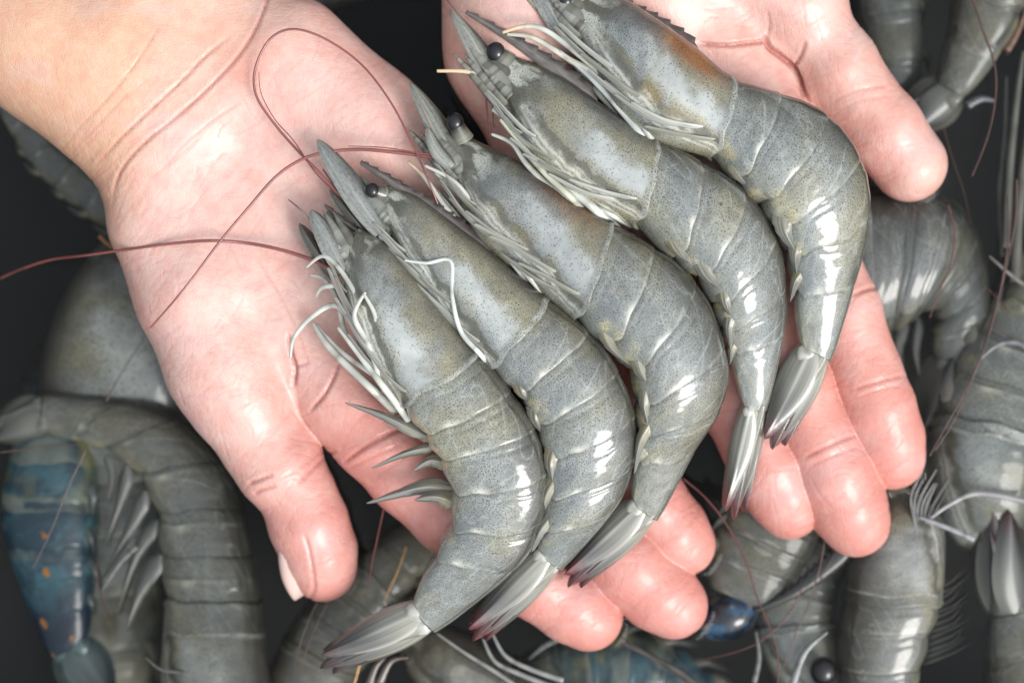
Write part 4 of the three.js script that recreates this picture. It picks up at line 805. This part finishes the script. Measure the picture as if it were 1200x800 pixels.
bgShrimp({
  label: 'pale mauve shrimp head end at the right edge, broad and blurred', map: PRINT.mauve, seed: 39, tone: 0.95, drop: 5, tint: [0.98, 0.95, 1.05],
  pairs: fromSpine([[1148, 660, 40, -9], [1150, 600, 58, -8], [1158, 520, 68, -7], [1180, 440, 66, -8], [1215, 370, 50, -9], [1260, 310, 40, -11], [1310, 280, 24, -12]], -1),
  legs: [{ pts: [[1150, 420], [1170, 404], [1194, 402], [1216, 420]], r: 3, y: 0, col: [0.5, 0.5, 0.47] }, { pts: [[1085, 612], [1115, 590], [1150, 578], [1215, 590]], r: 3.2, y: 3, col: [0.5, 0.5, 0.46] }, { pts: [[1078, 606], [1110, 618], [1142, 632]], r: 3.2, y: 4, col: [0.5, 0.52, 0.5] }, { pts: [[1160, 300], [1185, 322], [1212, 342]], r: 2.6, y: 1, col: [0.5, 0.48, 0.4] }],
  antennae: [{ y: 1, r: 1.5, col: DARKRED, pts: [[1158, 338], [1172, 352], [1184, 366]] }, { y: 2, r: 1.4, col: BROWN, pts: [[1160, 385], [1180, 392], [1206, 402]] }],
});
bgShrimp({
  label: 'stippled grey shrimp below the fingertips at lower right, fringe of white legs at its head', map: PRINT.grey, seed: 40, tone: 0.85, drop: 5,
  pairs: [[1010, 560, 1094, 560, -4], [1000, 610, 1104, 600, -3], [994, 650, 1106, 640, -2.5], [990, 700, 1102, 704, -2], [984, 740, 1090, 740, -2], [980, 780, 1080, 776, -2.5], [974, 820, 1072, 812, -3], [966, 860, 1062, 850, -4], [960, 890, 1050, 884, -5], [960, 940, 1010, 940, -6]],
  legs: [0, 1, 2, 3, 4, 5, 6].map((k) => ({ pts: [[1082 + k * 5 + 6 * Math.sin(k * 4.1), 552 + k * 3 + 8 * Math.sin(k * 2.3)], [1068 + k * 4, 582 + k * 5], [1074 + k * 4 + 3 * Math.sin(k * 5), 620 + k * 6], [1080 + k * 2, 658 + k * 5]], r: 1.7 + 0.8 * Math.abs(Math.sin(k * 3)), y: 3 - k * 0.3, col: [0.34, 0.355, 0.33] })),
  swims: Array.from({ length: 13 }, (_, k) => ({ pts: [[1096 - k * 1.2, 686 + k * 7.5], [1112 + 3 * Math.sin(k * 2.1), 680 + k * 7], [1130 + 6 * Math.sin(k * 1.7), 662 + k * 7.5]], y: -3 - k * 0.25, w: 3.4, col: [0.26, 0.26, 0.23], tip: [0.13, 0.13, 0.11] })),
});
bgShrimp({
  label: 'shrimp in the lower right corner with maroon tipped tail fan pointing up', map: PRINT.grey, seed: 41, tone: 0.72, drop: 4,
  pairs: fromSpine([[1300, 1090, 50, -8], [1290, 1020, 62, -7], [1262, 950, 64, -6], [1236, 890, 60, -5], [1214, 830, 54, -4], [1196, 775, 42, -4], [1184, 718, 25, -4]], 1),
  tail: { tip: [1168, 584], yTip: -1, maroon: 1, dark: 0.8, wide: 1.15, spread: 1.3 },
});
bgShrimp({
  label: 'grey stippled shrimp between the two sets of fingertips, its end glossy dark blue', map: PRINT.grey, seed: 42, tone: 0.7, drop: 1,
  pairs: fromSpine([[1010, 420, 44, -14], [980, 460, 52, -12], [950, 520, 58, -10], [922, 570, 60, -9], [900, 620, 58, -8], [880, 662, 52, -8], [864, 700, 42, -8]], 1),
  bits: [(g, base, body, C) => {
    const p = P(853, 722, -6), s = new THREE.SphereGeometry(0.0076, 32, 24); s.scale(1.05, 0.8, 0.78); s.rotateY(0.35); s.translate(p.x, p.y, p.z);
    const n = s.attributes.position.count, col = new Float32Array(n * 3), at = s.attributes.position;
    for (let i = 0; i < n; i++) { const v = fbm3(at.getX(i) * 420, at.getY(i) * 420, at.getZ(i) * 420), k = mix3(mix3([0.006, 0.010, 0.02], [0.03, 0.10, 0.20], sst(0.45, 0.62, v)), [0.35, 0.22, 0.10], sst(0.66, 0.72, v)); col.set(k, i * 3); }
    s.setAttribute('color', new THREE.BufferAttribute(col, 3));
    part('tail_segment', s, new THREE.MeshPhysicalMaterial({ vertexColors: true, roughness: 0.2, clearcoat: 1, clearcoatRoughness: 0.04 }), g, base);
  }],
  antennae: [{ y: 8, r: 2.0, col: DARKRED, pts: [[800, 560], [826, 582], [850, 612], [872, 652], [888, 700], [904, 740], [912, 770], [911, 812]] }, { y: 3, r: 1.6, col: BROWN, pts: [[968, 622], [962, 660], [948, 706], [930, 750], [916, 790]] }, { y: 2, r: 1.3, col: DARKRED, pts: [[940, 690], [925, 720], [896, 748], [868, 762], [830, 772]] }, { y: 1, r: 1.3, col: BROWN, pts: [[985, 640], [965, 672], [948, 712], [930, 742]] }],
});
bgShrimp({
  label: 'pale grey shrimp at the bottom right of centre with dark saw-toothed horn', map: PRINT.mauve, seed: 43, tone: 0.75,
  pairs: fromSpine([[975, 830, 34, -8], [950, 780, 44, -8], [932, 730, 46, -8], [940, 680, 44, -9], [965, 640, 38, -11], [990, 600, 30, -13], [1010, 560, 20, -15]], -1),
  rostrum: { axis: [[1012, 616], [978, 656], [930, 694], [884, 716]], hw: 17, teeth: 16, y: -2, col: [0.010, 0.010, 0.011] },
  eyes: [[965, 786, 2, 3.6]],
  legs: [{ pts: [[970, 740], [944, 764], [930, 800], [920, 830]], r: 4.5, y: 1, col: [0.42, 0.44, 0.43] }, { pts: [[886, 740], [890, 770], [884, 800]], r: 3, y: 0, col: [0.5, 0.5, 0.47] }],
});
bgShrimp({
  label: 'dark stippled shrimp at the bottom edge below the tail tips, thin white legs folded back', map: PRINT.olive, seed: 44, tone: 0.8, drop: 2,
  pairs: fromSpine([[462, 742, 26, -6], [496, 762, 38, -6], [548, 790, 46, -6], [600, 825, 50, -7], [660, 870, 46, -8], [720, 920, 36, -9], [780, 960, 22, -9]], 1),
  legs: [{ pts: [[512, 742], [545, 765], [585, 790], [620, 815]], r: 2.6, y: 3, col: [0.5, 0.5, 0.47] }, { pts: [[566, 748], [580, 775], [610, 790], [650, 806]], r: 3, y: 2, col: [0.48, 0.5, 0.48] }, { pts: [[576, 740], [592, 768], [622, 784], [660, 797]], r: 3, y: 2, col: [0.48, 0.5, 0.48] }, { pts: [[620, 772], [636, 758], [654, 748]], r: 4, y: -4, col: [0.3, 0.3, 0.29] }],
  antennules: [{ y: 4, r: 5, pts: [[445, 800], [458, 775], [478, 770]] }, { y: 3, r: 6, pts: [[430, 812], [440, 782], [452, 770]] }],
});
bgShrimp({
  label: 'blue and yellow tinted shrimp blurred at the bottom below the fingertips', map: PRINT.blue, seed: 45, tone: 0.5,
  pairs: fromSpine([[560, 860, 30, -18], [610, 820, 40, -17], [670, 790, 48, -16], [730, 785, 50, -15], [780, 800, 46, -16], [820, 830, 36, -17], [850, 870, 24, -18]], -1),
  legs: [{ pts: [[728, 752], [765, 770], [800, 790], [830, 815]], r: 4, y: -3, col: [0.4, 0.36, 0.3] }],
  antennae: [{ y: 0, r: 1.6, col: BROWN, pts: [[730, 748], [770, 772], [800, 796], [830, 812]] }, { y: 0, r: 1.4, col: BROWN, pts: [[760, 740], [785, 762], [806, 785]] }],
});
bgShrimp({
  label: 'brownish shrimp blurred in the shade under the pointing thumb', map: PRINT.olive, seed: 46, tone: 0.6, tint: [1.15, 0.9, 0.65],
  pairs: fromSpine([[330, 880, 34, -14], [350, 820, 44, -13], [382, 760, 50, -12], [420, 705, 46, -12], [456, 664, 38, -13], [490, 630, 30, -15], [520, 600, 20, -17]], 1),
  antennae: [{ y: 6, r: 1.7, col: [0.25, 0.06, 0.04], pts: [[486, 516], [468, 546], [454, 580], [444, 622], [436, 660], [430, 700]] }, { y: -2, r: 3.2, col: [0.42, 0.24, 0.07], pts: [[476, 640], [466, 668], [456, 690], [450, 706]] }, { y: 2, r: 3.6, col: [0.50, 0.26, 0.08], pts: [[428, 758], [422, 776], [414, 806]] }, { y: 0, r: 1.6, col: BROWN, pts: [[372, 704], [356, 740], [346, 776], [342, 810]] }, { y: 0, r: 1.6, col: BROWN, pts: [[386, 700], [368, 738], [354, 776], [348, 812]] }],
});
bgShrimp({
  label: 'pale shrimp off the right edge, long legs and feelers reaching up', map: PRINT.olive, seed: 47, tone: 0.7,
  pairs: fromSpine([[1206, 300, 34, -10], [1226, 350, 44, -9], [1252, 410, 50, -9], [1280, 470, 48, -10], [1310, 530, 42, -11], [1340, 590, 32, -12], [1370, 640, 20, -13]], -1),
  legs: [{ pts: [[1200, 60], [1192, 120], [1184, 200], [1180, 290]], r: 5, y: -6, col: [0.32, 0.32, 0.27] }, { pts: [[1212, 110], [1202, 180], [1194, 260], [1190, 330]], r: 6, y: -5, col: [0.34, 0.32, 0.25] }, { pts: [[1180, 90], [1178, 160], [1172, 230], [1176, 300]], r: 4, y: -9, col: [0.22, 0.22, 0.2] }, { pts: [[1200, 200], [1188, 240], [1186, 300]], r: 5, y: -8, col: [0.28, 0.27, 0.21] }],
});

renderer.render(scene, camera);
